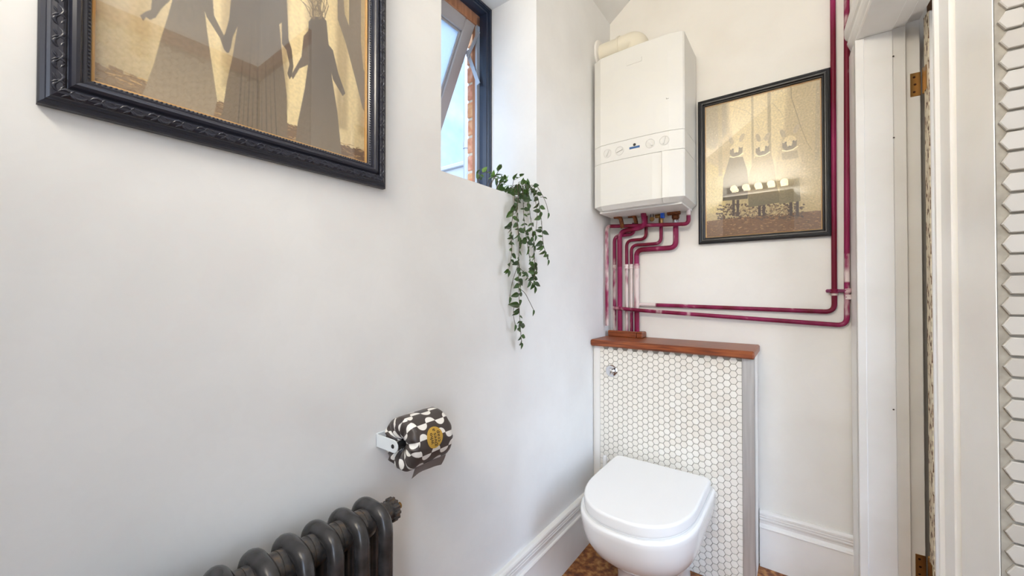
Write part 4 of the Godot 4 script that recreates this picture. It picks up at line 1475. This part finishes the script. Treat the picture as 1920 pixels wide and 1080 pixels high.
func build_small_picture() -> void:
	var zf := 0.020
	var tl := on_z(1308.5, 191.5, zf)
	var br := on_z(1559.5, 440.5, zf)
	var x0: float = tl.x
	var x1: float = br.x
	var y0: float = on_z(1309.5, 458, zf).y
	var y1: float = tl.y
	var wide := 0.026
	var pic := base("small_picture", "framed sepia print of three masked figures in a wood", "picture", Vector3((x0 + x1) / 2, y0, 0))
	var off := -pic.position
	var c := [Vector3(x0, y0, 0.0005), Vector3(x1, y0, 0.0005), Vector3(x1, y1, 0.0005), Vector3(x0, y1, 0.0005)]
	var inw := [Vector3.UP, Vector3.LEFT, Vector3.DOWN, Vector3.RIGHT]
	var prof := [Vector2(0, 0), Vector2(0, 0.019), Vector2(0.003, 0.0215), Vector2(0.008, 0.0225), Vector2(0.010, 0.021), Vector2(0.0115, 0.021), Vector2(0.014, 0.023), Vector2(0.018, 0.0225), Vector2(0.021, 0.019), Vector2(0.0225, 0.0165), Vector2(0.0245, 0.016), Vector2(0.026, 0.013), Vector2(0.026, 0.005)]
	for k in 4:
		var m := MB.new()
		moulding(m, prof, c[k] + off, c[(k + 1) % 4] + off, inw[k], Vector3.BACK, 1.0, 1.0)
		put("moulding", m, M.black, pic)
	var g := MB.new()
	var sp := [Vector2(0.0255, 0.004), Vector2(0.0255, 0.0075), Vector2(0.0275, 0.0082), Vector2(0.0295, 0.0068), Vector2(0.030, 0.004)]
	for k in 4:
		moulding(g, sp, c[k] + off, c[(k + 1) % 4] + off, inw[k], Vector3.BACK, 1.0, 1.0)
	put("slip", g, M.gold, pic).set_meta("label", "thin gold inner edge")
	var gx0 := x0 + wide
	var gx1 := x1 - wide
	var gy0 := y0 + wide
	var gy1 := y1 - wide
	var W := 760
	var H := int(W * (gy1 - gy0) / (gx1 - gx0))
	var im := Image.create(W, H, false, Image.FORMAT_RGB8)
	var at := func(px: float, py: float) -> Vector2:
		var p := on_z(px, py, 0.005)
		return Vector2((p.x - gx0) / (gx1 - gx0) * W, (gy1 - p.y) / (gy1 - gy0) * H)
	var shape := func(list: Array) -> Array:
		var out := []
		for q in list:
			out.append(at.call(float(q[0]), float(q[1])))
		return out
	var sc: float = at.call(1430.0, 260.0).distance_to(at.call(1440.0, 260.0)) / 10.0
	im.fill(rgb(164, 146, 106))
	# glade: pale sky gap, dim foliage to the sides
	fill_shape(im, shape.call([[1360, 150], [1480, 120], [1470, 240], [1450, 330], [1390, 330], [1372, 250]]), rgb(188, 171, 128))
	fill_shape(im, shape.call([[1320, 170], [1366, 170], [1364, 250], [1340, 280], [1320, 275]]), rgb(140, 126, 96))
	fill_shape(im, shape.call([[1500, 120], [1560, 110], [1556, 420], [1516, 420], [1506, 260]]), rgb(164, 146, 104))
	fill_shape(im, shape.call([[1320, 300], [1364, 320], [1360, 400], [1320, 400]]), rgb(176, 158, 106))
	im.resize(W / 20, H / 20, Image.INTERPOLATE_LANCZOS)
	im.resize(W, H, Image.INTERPOLATE_CUBIC)
	var trunk := rgb(150, 134, 98)
	for a in [[1350, 150, 1352, 330, 8], [1410, 130, 1412, 330, 4], [1441, 130, 1443, 330, 6], [1533, 120, 1530, 300, 7], [1551, 110, 1552, 430, 4]]:
		var p: Vector2 = at.call(float(a[0]), float(a[1]))
		var q: Vector2 = at.call(float(a[2]), float(a[3]))
		stroke(im, [p, q], a[4] * sc, a[4] * sc, trunk)
	im.resize(W / 5, H / 5, Image.INTERPOLATE_LANCZOS)
	im.resize(W, H, Image.INTERPOLATE_CUBIC)
	for k in 900:
		var p: Vector2 = at.call(rng.randf_range(1320, 1555), rng.randf_range(160, 400))
		if p.x > W * 0.2 and p.x < W * 0.68 and rng.randf() < 0.85:
			continue
		fill_shape(im, oval(p, Vector2(rng.randf_range(2, 7), rng.randf_range(1.5, 4)), rng.randf() * 3, 7), im.get_pixelv(Vector2i(clampi(int(p.x), 0, W - 1), clampi(int(p.y), 0, H - 1))).lerp(rgb(228, 212, 160) if rng.randf() < 0.5 else rgb(120, 106, 76), 0.35))
	stroke(im, shape.call([[1480, 120], [1483, 185], [1490, 206], [1500, 238], [1512, 268], [1521, 282]]), 5.0, 2.5, rgb(126, 110, 78))
	stroke(im, shape.call([[1372, 200], [1400, 209], [1412, 218], [1424, 240]]), 2.4, 1.6, rgb(150, 134, 98))
	stroke(im, shape.call([[1447, 193], [1462, 210], [1472, 226]]), 2.0, 1.6, rgb(150, 134, 98))
	# ground and undergrowth
	var gy: float = at.call(1420.0, 404.0).y
	fill_shape(im, [Vector2(0, gy + 4), Vector2(W * 0.4, gy - 6), Vector2(W, gy + 6), Vector2(W, H), Vector2(0, H)], rgb(104, 74, 46))
	for k in 300:
		fill_shape(im, oval(at.call(rng.randf_range(1345, 1506), rng.randf_range(381, 410)), Vector2(rng.randf_range(4, 12), rng.randf_range(3, 8)), rng.randf() * 3, 8), rgb(62, 47, 36).lerp(rgb(90, 70, 50), rng.randf()))
	for k in 500:
		var p := Vector2(rng.randf() * W, gy + 2 + rng.randf() * (H - gy))
		stroke(im, [p, p + Vector2(rng.randf_range(5, 22), rng.randf_range(-4, 4))], 2.4, 1.4, rgb(74, 48, 28).lerp(rgb(198, 154, 102), pow(rng.randf(), 1.6)))
	for k in 260:
		var p: Vector2 = at.call(rng.randf_range(1388, 1420), rng.randf_range(387, 406)) if k % 2 else at.call(rng.randf_range(1438, 1476), rng.randf_range(385, 404))
		fill_shape(im, oval(p, Vector2(rng.randf_range(3, 8), rng.randf_range(2, 5)), rng.randf() * 3, 7), rgb(104, 84, 58).lerp(rgb(176, 152, 112), rng.randf()))
	# legs and boots
	for x in [1376.0, 1384.0, 1424.0, 1432.0, 1482.0, 1494.0]:
		stroke(im, shape.call([[x, 374], [x, 404]]), 5.0 * sc, 5.5 * sc, rgb(62, 48, 40))
	# figures: dress, collar, mask and ears
	var figs := [
		[Vector2(1381, 281), Vector2(1371.5, 264), Vector2(1391.5, 258.5), [[1369, 295], [1393, 294], [1401, 318], [1404, 345], [1402, 372], [1356, 376], [1357, 335]], rgb(116, 102, 75)],
		[Vector2(1429.5, 278.5), Vector2(1421.5, 258.5), Vector2(1438.5, 256.5), [[1417, 292], [1446, 288], [1451, 310], [1456, 350], [1467, 378], [1404, 388], [1402, 356], [1406, 322]], rgb(156, 139, 101)],
		[Vector2(1479.5, 268.5), Vector2(1466.8, 251), Vector2(1491.5, 243), [[1463, 284], [1496, 278], [1502, 300], [1497, 322], [1500, 376], [1460, 382], [1462, 330], [1458, 312]], rgb(174, 157, 116)]]
	for f in figs:
		fill_shape(im, shape.call(f[3]), f[4], f[4].darkened(0.35))
		var h: Vector2 = at.call(f[0].x, f[0].y)
		fill_shape(im, oval(at.call(f[1].x, f[1].y), Vector2(4.0, 9.5) * sc, -0.28), rgb(150, 134, 104))
		fill_shape(im, oval(at.call(f[2].x, f[2].y), Vector2(4.4, 9.5) * sc, 0.38), rgb(158, 142, 110))
		fill_shape(im, oval(h, Vector2(12.5, 15) * sc), rgb(188, 171, 128))
		# dark cheeks and jaw either side of a pale muzzle
		fill_shape(im, [h + Vector2(-12.5, -3) * sc, h + Vector2(-5, 0) * sc, h + Vector2(-4, 6) * sc, h + Vector2(4, 6) * sc, h + Vector2(5, 0) * sc, h + Vector2(12.5, -4) * sc, h + Vector2(12, 8) * sc, h + Vector2(7, 13.5) * sc, h + Vector2(-1, 15.5) * sc, h + Vector2(-8, 13.5) * sc, h + Vector2(-12.5, 7) * sc], rgb(112, 98, 74))
		fill_shape(im, oval(h + Vector2(0, 2) * sc, Vector2(4.0, 7) * sc), rgb(196, 180, 138))
		fill_shape(im, oval(h + Vector2(0, 7.6) * sc, Vector2(2.6, 1.7) * sc), rgb(88, 74, 56))
		for s in [-1.0, 1.0]:
			fill_shape(im, oval(h + Vector2(6.6 * s, -2) * sc, Vector2(1.8, 2) * sc), rgb(92, 80, 62))
		stroke(im, [h + Vector2(-13, 13) * sc, h + Vector2(-5, 16) * sc, h + Vector2(5, 15) * sc, h + Vector2(14, 10) * sc], 2.2 * sc, 2.2 * sc, rgb(220, 206, 168))
	# third figure's bodice, second figure's hem
	fill_shape(im, shape.call([[1465, 287], [1494, 282], [1496, 296], [1466, 300]]), rgb(146, 130, 96))
	im.resize(W / 2, H / 2, Image.INTERPOLATE_BILINEAR)
	grain(im, 0.12, 8, 1.18)
	var pr := MB.new()
	pr.poly([Vector3(gx0 - 0.003, gy0 - 0.003, 0.005) + off, Vector3(gx1 + 0.003, gy0 - 0.003, 0.005) + off, Vector3(gx1 + 0.003, gy1 + 0.003, 0.005) + off, Vector3(gx0 - 0.003, gy1 + 0.003, 0.005) + off], Vector3.BACK, [Vector2(0, 1), Vector2(1, 1), Vector2(1, 0), Vector2(0, 0)])
	put("print", pr, print_material(im), pic).set_meta("label", "sepia print of three masked figures")
	var back := MB.new()
	back.box(Vector3(gx0 - 0.008, gy0 - 0.008, 0.001) + off, Vector3(gx1 + 0.008, gy1 + 0.008, 0.0047) + off)
	put("backing", back, M.dark_wood, pic)
	var gls := MB.new()
	gls.box(Vector3(gx0 - 0.003, gy0 - 0.003, 0.0085) + off, Vector3(gx1 + 0.003, gy1 + 0.003, 0.0105) + off)
	put("glass", gls, pane(), pic)


# ---------------------------------------------------------------- radiator
func build_radiator() -> void:
	var n := 9
	var step := 0.0497
	var z0 := 1.4223
	var top := 0.6725
	var r := base("column_radiator", "dark iron column radiator standing against the wall below the picture", "radiator", Vector3(0.085, 0, z0 + step * 4))
	var sec := MB.new()
	var foot := MB.new()
	for pair in [[sec, 0.095], [foot, 0.0]]:
		var m: MB = pair[0]
		var low: float = pair[1]
		var path := fillet([Vector3(-0.045, low, 0), Vector3(-0.045, top, 0), Vector3(0.043, top, 0), Vector3(0.043, low, 0)], 0.034, 8)
		var rad := []
		for p in path:
			rad.append(lerpf(0.0168, 0.0138, clampf((p.x + 0.045) / 0.088, 0.0, 1.0)))
		m.tube(path, rad, 18)
		m.tube([Vector3(-0.001, 0.1, 0), Vector3(-0.001, 0.4, 0), Vector3(-0.001, top - 0.01, 0)], 0.014, 14)
		m.tube([Vector3(-0.045, 0.105, 0), Vector3(0.043, 0.105, 0)], 0.0165, 16)
	var ms := sec.mesh()
	var mf := foot.mesh()
	var hub := MB.new()
	hub.lathe([Vector2(0.019, -0.0245), Vector2(0.0255, -0.018), Vector2(0.0275, -0.010), Vector2(0.0282, -0.0012), Vector2(0.0268, -0.0009), Vector2(0.0268, 0.0009), Vector2(0.0282, 0.0012), Vector2(0.0275, 0.010), Vector2(0.0255, 0.018), Vector2(0.019, 0.0245)], Vector3.ZERO, Vector3.BACK, 24)
	var mh := hub.mesh()
	for k in n:
		var o := put("section", mf if k == 0 or k == n - 1 else ms, M.iron, r)
		o.position = Vector3(0, 0, (k - 4) * step)
		if k < n - 1:
			for y in [0.650, 0.115]:
				var h := put("hub", mh, M.hub, r)
				h.position = Vector3(-0.002, y, (k - 3.5) * step)
				h.set_meta("label", "rust-flecked hub between sections")
	# end bush and air vent towards the corner
	var e := MB.new()
	var z := -4 * step - 0.0148
	e.lathe([Vector2(0, 0), Vector2(0.022, 0), Vector2(0.022, 0.008), Vector2(0.0185, 0.010), Vector2(0.0185, 0.022), Vector2(0.021, 0.024), Vector2(0.021, 0.034), Vector2(0.014, 0.038), Vector2(0, 0.038)], Vector3(0.004, 0.653, z), Vector3.FORWARD, 20)
	for k in 12:
		var w := TAU * k / 12
		var p := Vector3(0.004 + cos(w) * 0.0205, 0.653 + sin(w) * 0.0205, z - 0.028)
		e.box(p - Vector3(0.0028, 0.0028, 0.007), p + Vector3(0.0028, 0.0028, 0.007), 0.001)
	put("end_bush", e, M.hub, r)
	var v := MB.new()
	v.lathe([Vector2(0, 0), Vector2(0.006, 0), Vector2(0.0065, 0.006), Vector2(0.004, 0.008), Vector2(0, 0.008)], Vector3(0.010, 0.657, z - 0.038), Vector3.FORWARD, 14)
	put("air_vent", v, M.brass, r)


# ---------------------------------------------------------------- toilet roll
func wrapper_image() -> Image:
	var W := 732
	var H := 220
	var im := Image.create(W * 2, H * 2, false, Image.FORMAT_RGB8)
	im.fill(rgb(66, 58, 56))
	var pale := rgb(236, 233, 228)
	# u runs round the roll, v along it; half discs in pairs either side of a line
	var rows := 11
	for k in rows:
		var u := (k + 0.5) * W * 2.0 / rows
		for j in range(-1, 4):
			var v0 := j * 208.0 + (k % 3) * 66.0
			for s in [0, 1]:
				var c := Vector2(u, v0 + s * 104.0 + 52.0)
				var pts := []
				for q in 19:
					var w := PI * q / 18.0
					pts.append(c + Vector2(sin(w) * 54.0 * (1.0 if s else -1.0), cos(w) * 52.0))
				fill_shape(im, pts, pale)
	im.resize(W, H, Image.INTERPOLATE_BILINEAR)
	return im


func build_roll() -> void:
	var cx := 0.066
	var cy := 0.768
	var rad := 0.058
	var za := 1.342
	var zb := 1.234
	# holder: folded white metal strip screwed to the wall
	var h := base("toilet_roll_holder", "small white metal strip holder for the wrapped toilet roll", "holder", Vector3(0, cy, za + 0.010))
	var s := MB.new()
	s.box(Vector3(0.0005, -0.016, -0.034), Vector3(0.0035, 0.016, 0.004), 0.001)
	var arm := []
	arm.append_array([Vector2(0.0005, -0.0135), Vector2(0.06, -0.0135)])
	for k in 9:
		var w := -PI / 2 + PI * k / 8.0
		arm.append(Vector2(0.062 + cos(w) * 0.0135, sin(w) * 0.0135))
	arm.append(Vector2(0.0005, 0.0135))
	s.prism(arm, Vector3(0, 0, 0.001), Vector3.RIGHT, Vector3.UP, Vector3(0, 0, 0.003))
	put("bracket", s, mat(rgb(226, 232, 236), 0.35), h)
	var sc := MB.new()
	sc.lathe([Vector2(0, 0), Vector2(0.0048, 0), Vector2(0.0042, 0.0014), Vector2(0, 0.0016)], Vector3(0.0605, 0, 0.004), Vector3.BACK, 16)
	put("screw", sc, M.black, h)
	var ro := MB.new()
	ro.tube([Vector3(cx, 0, 0.001), Vector3(cx, 0, -0.118)], 0.008, 14)
	put("rod", ro, M.black, h)
	# wrapped roll with gathered ends
	var t := base("toilet_roll", "toilet roll in black and white patterned wrapper with gold sticker", "toilet roll", Vector3(cx, cy, (za + zb) / 2))
	var hl := (za - zb) / 2
	var m := MB.new()
	var rows := []
	var uvs := []
	var segs := 72
	var f := FastNoiseLite.new()
	f.seed = 3
	f.frequency = 0.9
	for a in [[0.010, -hl + 0.012], [0.016, -hl + 0.006], [0.028, -hl - 0.001], [0.042, -hl - 0.002], [0.053, -hl + 0.001], [0.0575, -hl + 0.006], [rad, -hl + 0.014], [rad, -hl * 0.3], [rad, hl * 0.3], [rad, hl - 0.014], [0.0575, hl - 0.006], [0.053, hl - 0.001], [0.047, hl + 0.002], [0.040, hl + 0.003], [0.032, hl + 0.003], [0.024, hl], [0.017, hl - 0.004], [0.011, hl - 0.010]]:
		var row := []
		var uv := []
		var end := clampf((rad - a[0]) / 0.012, 0.0, 1.0)
		for k in segs + 1:
			var w := TAU * (k % segs) / segs
			var fold := (sin(w * 9.0 + a[0] * 60.0) * 0.6 + sin(w * 14.0 + 1.7) * 0.5 + f.get_noise_2d(cos(w) * 3.0, sin(w) * 3.0) * 1.0) * 0.0036 * end
			var lump := f.get_noise_3d(cos(w) * 2.0, sin(w) * 2.0, a[1] * 30.0) * 0.0012
			var rr: float = a[0] + lump * (1.0 - end) + fold * 0.5
			row.append(Vector3(cos(w) * rr, sin(w) * rr, a[1] + fold * (1.0 if a[1] > 0 else -1.0)))
			var vv: float = (a[1] + hl) / (2 * hl)
			if a[1] > hl - 0.014:
				vv = 1.0 + (rad - a[0]) / (2 * hl)
			uv.append(Vector2(float(k) / segs, vv))
		rows.append(row)
		uvs.append(uv)
	m.grid(rows, false, [], uvs)
	# the open seam needs outward normals
	var wm := mat(Color.WHITE, 0.4)
	wm.albedo_texture = ImageTexture.create_from_image(wrapper_image())
	put("wrapper", m, wm, t)
	# loose tail of paper under the roll
	var tail := MB.new()
	var tr := []
	var w0 := deg_to_rad(-44.0)
	for k in 7:
		var u := k / 6.0
		var row := []
		for j in 9:
			var v := j / 8.0
			var drop := u * (0.026 + 0.003 * sin(v * 5.0 + 2.0))
			row.append(Vector3(cos(w0) * rad + 0.002 - u * 0.016 + 0.0016 * sin(v * 11.0 + u * 3.0), sin(w0) * rad - drop, lerpf(-hl + 0.012, hl - 0.008, v)))
		tr.append(row)
	tail.grid(tr, false)
	put("tail", tail, mat(rgb(112, 104, 103), 0.5), t).set_meta("label", "loose grey end of the wrapper")
	# sticker on the side facing the room
	var d := ray(815, 820)
	var o := EYE - Vector3(cx, cy, 0)
	var A := d.x * d.x + d.y * d.y
	var B := o.x * d.x + o.y * d.y
	var C := o.x * o.x + o.y * o.y - rad * rad
	var hit := EYE + d * ((-B - sqrt(B * B - A * C)) / A)
	var w1 := atan2(hit.y - cy, hit.x - cx)
	var zs := hit.z - (za + zb) / 2
	var bend := func(p: Vector2, lift: float) -> Vector3:
		# p.x runs up round the roll, p.y along it
		var w := w1 + p.x / rad
		return Vector3(cos(w) * (rad + lift), sin(w) * (rad + lift), zs + p.y)
	var st := MB.new()
	var sr := []
	for q in [0.0, 0.006, 0.012, 0.018, 0.0225]:
		var row := []
		for k in 40:
			row.append(bend.call(Vector2(cos(TAU * k / 40), sin(TAU * k / 40)) * q, 0.0016))
		sr.append(row)
	var first := st.v.size()
	for row in sr:
		for p in row:
			st.vert(p, Vector3(p.x, p.y, 0).normalized())
	for a in sr.size() - 1:
		for k in 40:
			var i := first + a * 40 + k
			var j := first + a * 40 + (k + 1) % 40
			st.face(i, j, j + 40)
			st.face(i, j + 40, i + 40)
	var sticker := put("sticker", st, mat(rgb(196, 156, 62), 0.4), t)
	sticker.set_meta("label", "round gold sticker reading who gives a crap")
	var font := SystemFont.new()
	font.font_names = PackedStringArray(["Droid Sans"])
	font.font_weight = 700
	var k2 := 0
	for word in ["who", "gives a", "crap"]:
		var tm := TextMesh.new()
		tm.text = word
		tm.font = font
		tm.font_size = 32
		tm.pixel_size = 0.00036
		tm.depth = 0.0
		tm.curve_step = 2.0
		var arr := tm.get_mesh_arrays()
		var lm := MB.new()
		var vs: PackedVector3Array = arr[Mesh.ARRAY_VERTEX]
		for p in vs:
			var q: Vector3 = bend.call(Vector2(p.x, p.y + (0.0098 - k2 * 0.0098)), 0.0019)
			lm.vert(q, Vector3(q.x, q.y, 0).normalized())
		var idx: PackedInt32Array = arr[Mesh.ARRAY_INDEX]
		for i in range(0, idx.size(), 3):
			lm.face(idx[i], idx[i + 1], idx[i + 2])
		put("lettering", lm, mat(rgb(64, 44, 24), 0.5), sticker)
		k2 += 1


# ---------------------------------------------------------------- plant
func leaf_mesh(l: float, w: float, fold: float, curl: float) -> ArrayMesh:
	var m := MB.new()
	var left := []
	var mid := []
	var right := []
	for k in 6:
		var u := k / 5.0
		var hw := w * 0.5 * pow(sin(PI * pow(u, 0.75)), 0.9) if k > 0 and k < 5 else 0.0002
		var y := l * u
		var dip := -curl * l * u * u
		mid.append(Vector3(0, y, dip))
		left.append(Vector3(-hw, y - 0.04 * l * sin(PI * u), dip + fold * hw))
		right.append(Vector3(hw, y - 0.04 * l * sin(PI * u), dip + fold * hw))
	for side in [left, right]:
		for k in 5:
			var nn: Vector3 = (side[k + 1] - mid[k]).cross(mid[k + 1] - side[k]).normalized()
			if nn.z < 0:
				nn = -nn
			m.poly([mid[k], side[k], side[k + 1], mid[k + 1]], nn)
	return m.mesh()


func build_plant() -> void:
	var greens := []
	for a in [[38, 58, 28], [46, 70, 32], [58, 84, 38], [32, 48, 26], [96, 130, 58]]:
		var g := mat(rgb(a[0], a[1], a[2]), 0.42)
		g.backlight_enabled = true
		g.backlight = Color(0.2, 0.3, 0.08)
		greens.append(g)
	var leaves := [leaf_mesh(0.024, 0.0140, 0.35, 0.12), leaf_mesh(0.021, 0.0130, 0.25, 0.2), leaf_mesh(0.027, 0.0150, 0.4, 0.25), leaf_mesh(0.014, 0.006, 0.3, 0.1)]
	var stem_mat := mat(rgb(74, 62, 46), 0.6)
	var root := on_x(960, 352, -0.03)
	var plant := base("trailing_plant", "artificial trailing plant spilling off the window sill", "plant", Vector3(-0.04, 1.424, root.z))
	var off := -plant.position
	var r := RandomNumberGenerator.new()
	r.seed = 23
	var count := 0
	# strands: [px, py, distance from the wall]
	var strands := [
		[[975, 346, 0.012], [968, 392, 0.03], [974, 450, 0.03], [972, 500, 0.032], [973, 545, 0.03], [974, 595, 0.03], [978, 642, 0.028]],
		[[985, 344, 0.014], [994, 400, 0.04], [1000, 450, 0.042], [1003, 500, 0.04], [1001, 525, 0.04]],
		[[998, 342, 0.016], [1010, 374, 0.05], [1016, 420, 0.055], [1018, 460, 0.05], [1028, 486, 0.05]],
		[[966, 350, 0.012], [963, 396, 0.03], [957, 432, 0.03], [961, 470, 0.03], [954, 506, 0.03]],
		[[980, 346, 0.014], [982, 410, 0.036], [988, 455, 0.036], [996, 500, 0.036], [1003, 536, 0.036]],
		[[972, 500, 0.032], [980, 508, 0.036], [992, 524, 0.036], [1004, 538, 0.036]],
		[[972, 540, 0.03], [984, 548, 0.036], [992, 564, 0.036], [1000, 580, 0.036]],
		[[973, 492, 0.03], [966, 512, 0.03], [960, 530, 0.03], [956, 556, 0.03]],
		[[974, 580, 0.03], [964, 570, 0.03], [962, 590, 0.03], [966, 608, 0.03]],
		[[1002, 344, 0.016], [1012, 356, 0.055], [1024, 380, 0.06], [1028, 398, 0.06]],
		[[990, 345, 0.014], [1004, 372, 0.06], [1008, 404, 0.065], [1004, 440, 0.06]],
		[[970, 346, 0.012], [972, 372, 0.045], [968, 410, 0.05], [972, 440, 0.05]]]
	for s in strands:
		var pts := []
		var first := on_x(s[0][0], s[0][1], s[0][2])
		if s[0][2] < 0.02:
			pts.append(Vector3(-0.07 + r.randf_range(-0.03, 0.03), 1.432, first.z + r.randf_range(-0.03, 0.03)))
			pts.append(Vector3(-0.01, 1.446 + r.randf_range(0, 0.012), first.z))
		for q in s:
			pts.append(on_x(q[0], q[1], q[2]))
		var path := fillet(pts, 0.03, 4)
		for k in path.size():
			path[k] += off
		var m := MB.new()
		m.tube(path, 0.00095, 6)
		var vine := put("vine", m, stem_mat, plant)
		# leaves along the strand, each on a short stalk
		var curve := Curve3D.new()
		for p in path:
			curve.add_point(p)
		var long := curve.get_baked_length()
		var at := 0.03
		var side := 1.0
		while at < long:
			for rep in (2 if r.randf() < 0.6 else 1):
				if count >= 225:
					break
				var p := curve.sample_baked(at)
				var lf := put("leaf", leaves[r.randi() % 4 if r.randf() < 0.75 else 0], greens[r.randi() % 4], vine)
				count += 1
				var ang := side * r.randf_range(0.5, 1.5) + PI + r.randf_range(-0.4, 0.4)
				# leaf lies roughly parallel to the wall, tipped outwards
				var b := Basis(Vector3.RIGHT, r.randf_range(-0.7, 0.7)) * Basis.IDENTITY
				var face := Basis(Vector3.UP, PI / 2 + r.randf_range(-0.8, 0.9)) * Basis(Vector3.BACK, ang) * b
				lf.transform = Transform3D(face.scaled(Vector3.ONE * r.randf_range(0.95, 1.35)), p)
				side = -side
			at += r.randf_range(0.0135, 0.0195)
		var tip := put("leaf", leaves[0], greens[1], vine)
		tip.transform = Transform3D(Basis(Vector3.UP, PI / 2) * Basis(Vector3.BACK, PI), path[-1])
		count += 1
	# sprigs standing on the sill
	for k in 22:
		var z := lerpf(on_x(908, 340, -0.03).z, on_x(1004, 350, -0.02).z, (k + 0.5) / 22.0)
		var x := r.randf_range(-0.09, -0.01)
		var a := Vector3(x, 1.426, z)
		var b := a + Vector3(r.randf_range(-0.02, 0.04), r.randf_range(0.025, 0.06), r.randf_range(-0.02, 0.02))
		var e := b + Vector3(r.randf_range(0.0, 0.04), r.randf_range(-0.012, 0.02), r.randf_range(-0.03, 0.03))
		var m := MB.new()
		m.tube([a + off, b + off, e + off], 0.0009, 6)
		var vine := put("vine", m, stem_mat, plant)
		for q in 3:
			if count >= 298:
				break
			var lf := put("leaf", leaves[r.randi() % 3], greens[[1, 2, 4, 4][r.randi() % 4]], vine)  # the lightest green paints window light onto the sill leaves
			count += 1
			lf.transform = Transform3D(Basis.from_euler(Vector3(r.randf_range(-1.6, 0.2), r.randf_range(0, TAU), r.randf_range(-0.5, 0.5))), b.lerp(e, q / 2.0) + off)


# ---------------------------------------------------------------- behind the camera
func build_rear() -> void:
	var zr := 2.52
	var lb := base("vanity_light", "bar of five warm globe bulbs above the dark cabinet", "light", Vector3(0.46, 2.1, zr))
	var bar := MB.new()
	bar.box(Vector3(-0.27, -0.03, -0.03), Vector3(0.27, 0.03, -0.0005), 0.004)
	put("bar", bar, M.chrome, lb)
	var bulb := SphereMesh.new()
	bulb.radius = 0.03
	bulb.height = 0.06
	bulb.radial_segments = 24
	bulb.rings = 12
	var glow := mat(rgb(255, 240, 205), 0.3)
	glow.emission_enabled = true
	glow.emission = Color(1.0, 0.92, 0.74)
	glow.emission_energy_multiplier = 14.0
	for k in 5:
		var x := -0.2 + 0.1 * k
		var hold := MB.new()
		hold.lathe([Vector2(0, 0), Vector2(0.02, 0), Vector2(0.017, 0.022), Vector2(0, 0.022)], Vector3(x, 0, -0.03), Vector3.FORWARD, 18)
		put("lamp_holder", hold, M.chrome, lb)
		var o := put("bulb", bulb, glow, lb)
		o.position = Vector3(x, 0, -0.08)
		var l := OmniLight3D.new()
		l.name = "bulb_light"
		l.light_color = Color(1.0, 0.965, 0.9)
		l.light_energy = 0.26
		l.light_size = 0.028
		l.omni_range = 8.0
		l.omni_attenuation = 2.0
		l.shadow_enabled = true
		lb.add_child(l, true)
		l.position = Vector3(x, 0, -0.08)
	var cab := base("wall_cabinet", "dark wooden wall cabinet under the globe lights", "cabinet", Vector3(0.45, 0.9, zr))
	var b := MB.new()
	b.box(Vector3(-0.28, 0, -0.12), Vector3(0.28, 1.12, -0.0005), 0.003)
	put("body", b, M.dark_wood, cab)
	for s in [-1.0, 1.0]:
		var d := MB.new()
		d.box(Vector3(minf(s * 0.278, s * 0.002), 0.004, -0.138), Vector3(maxf(s * 0.278, s * 0.002), 1.116, -0.121), 0.003)
		var dd := put("door", d, M.dark_wood, cab)
		var kn := MB.new()
		kn.lathe([Vector2(0, 0), Vector2(0.005, 0), Vector2(0.005, 0.012), Vector2(0.011, 0.016), Vector2(0.011, 0.022), Vector2(0, 0.024)], Vector3(s * 0.03, 0.5, -0.138), Vector3.FORWARD, 16)
		put("knob", kn, M.brass, dd)
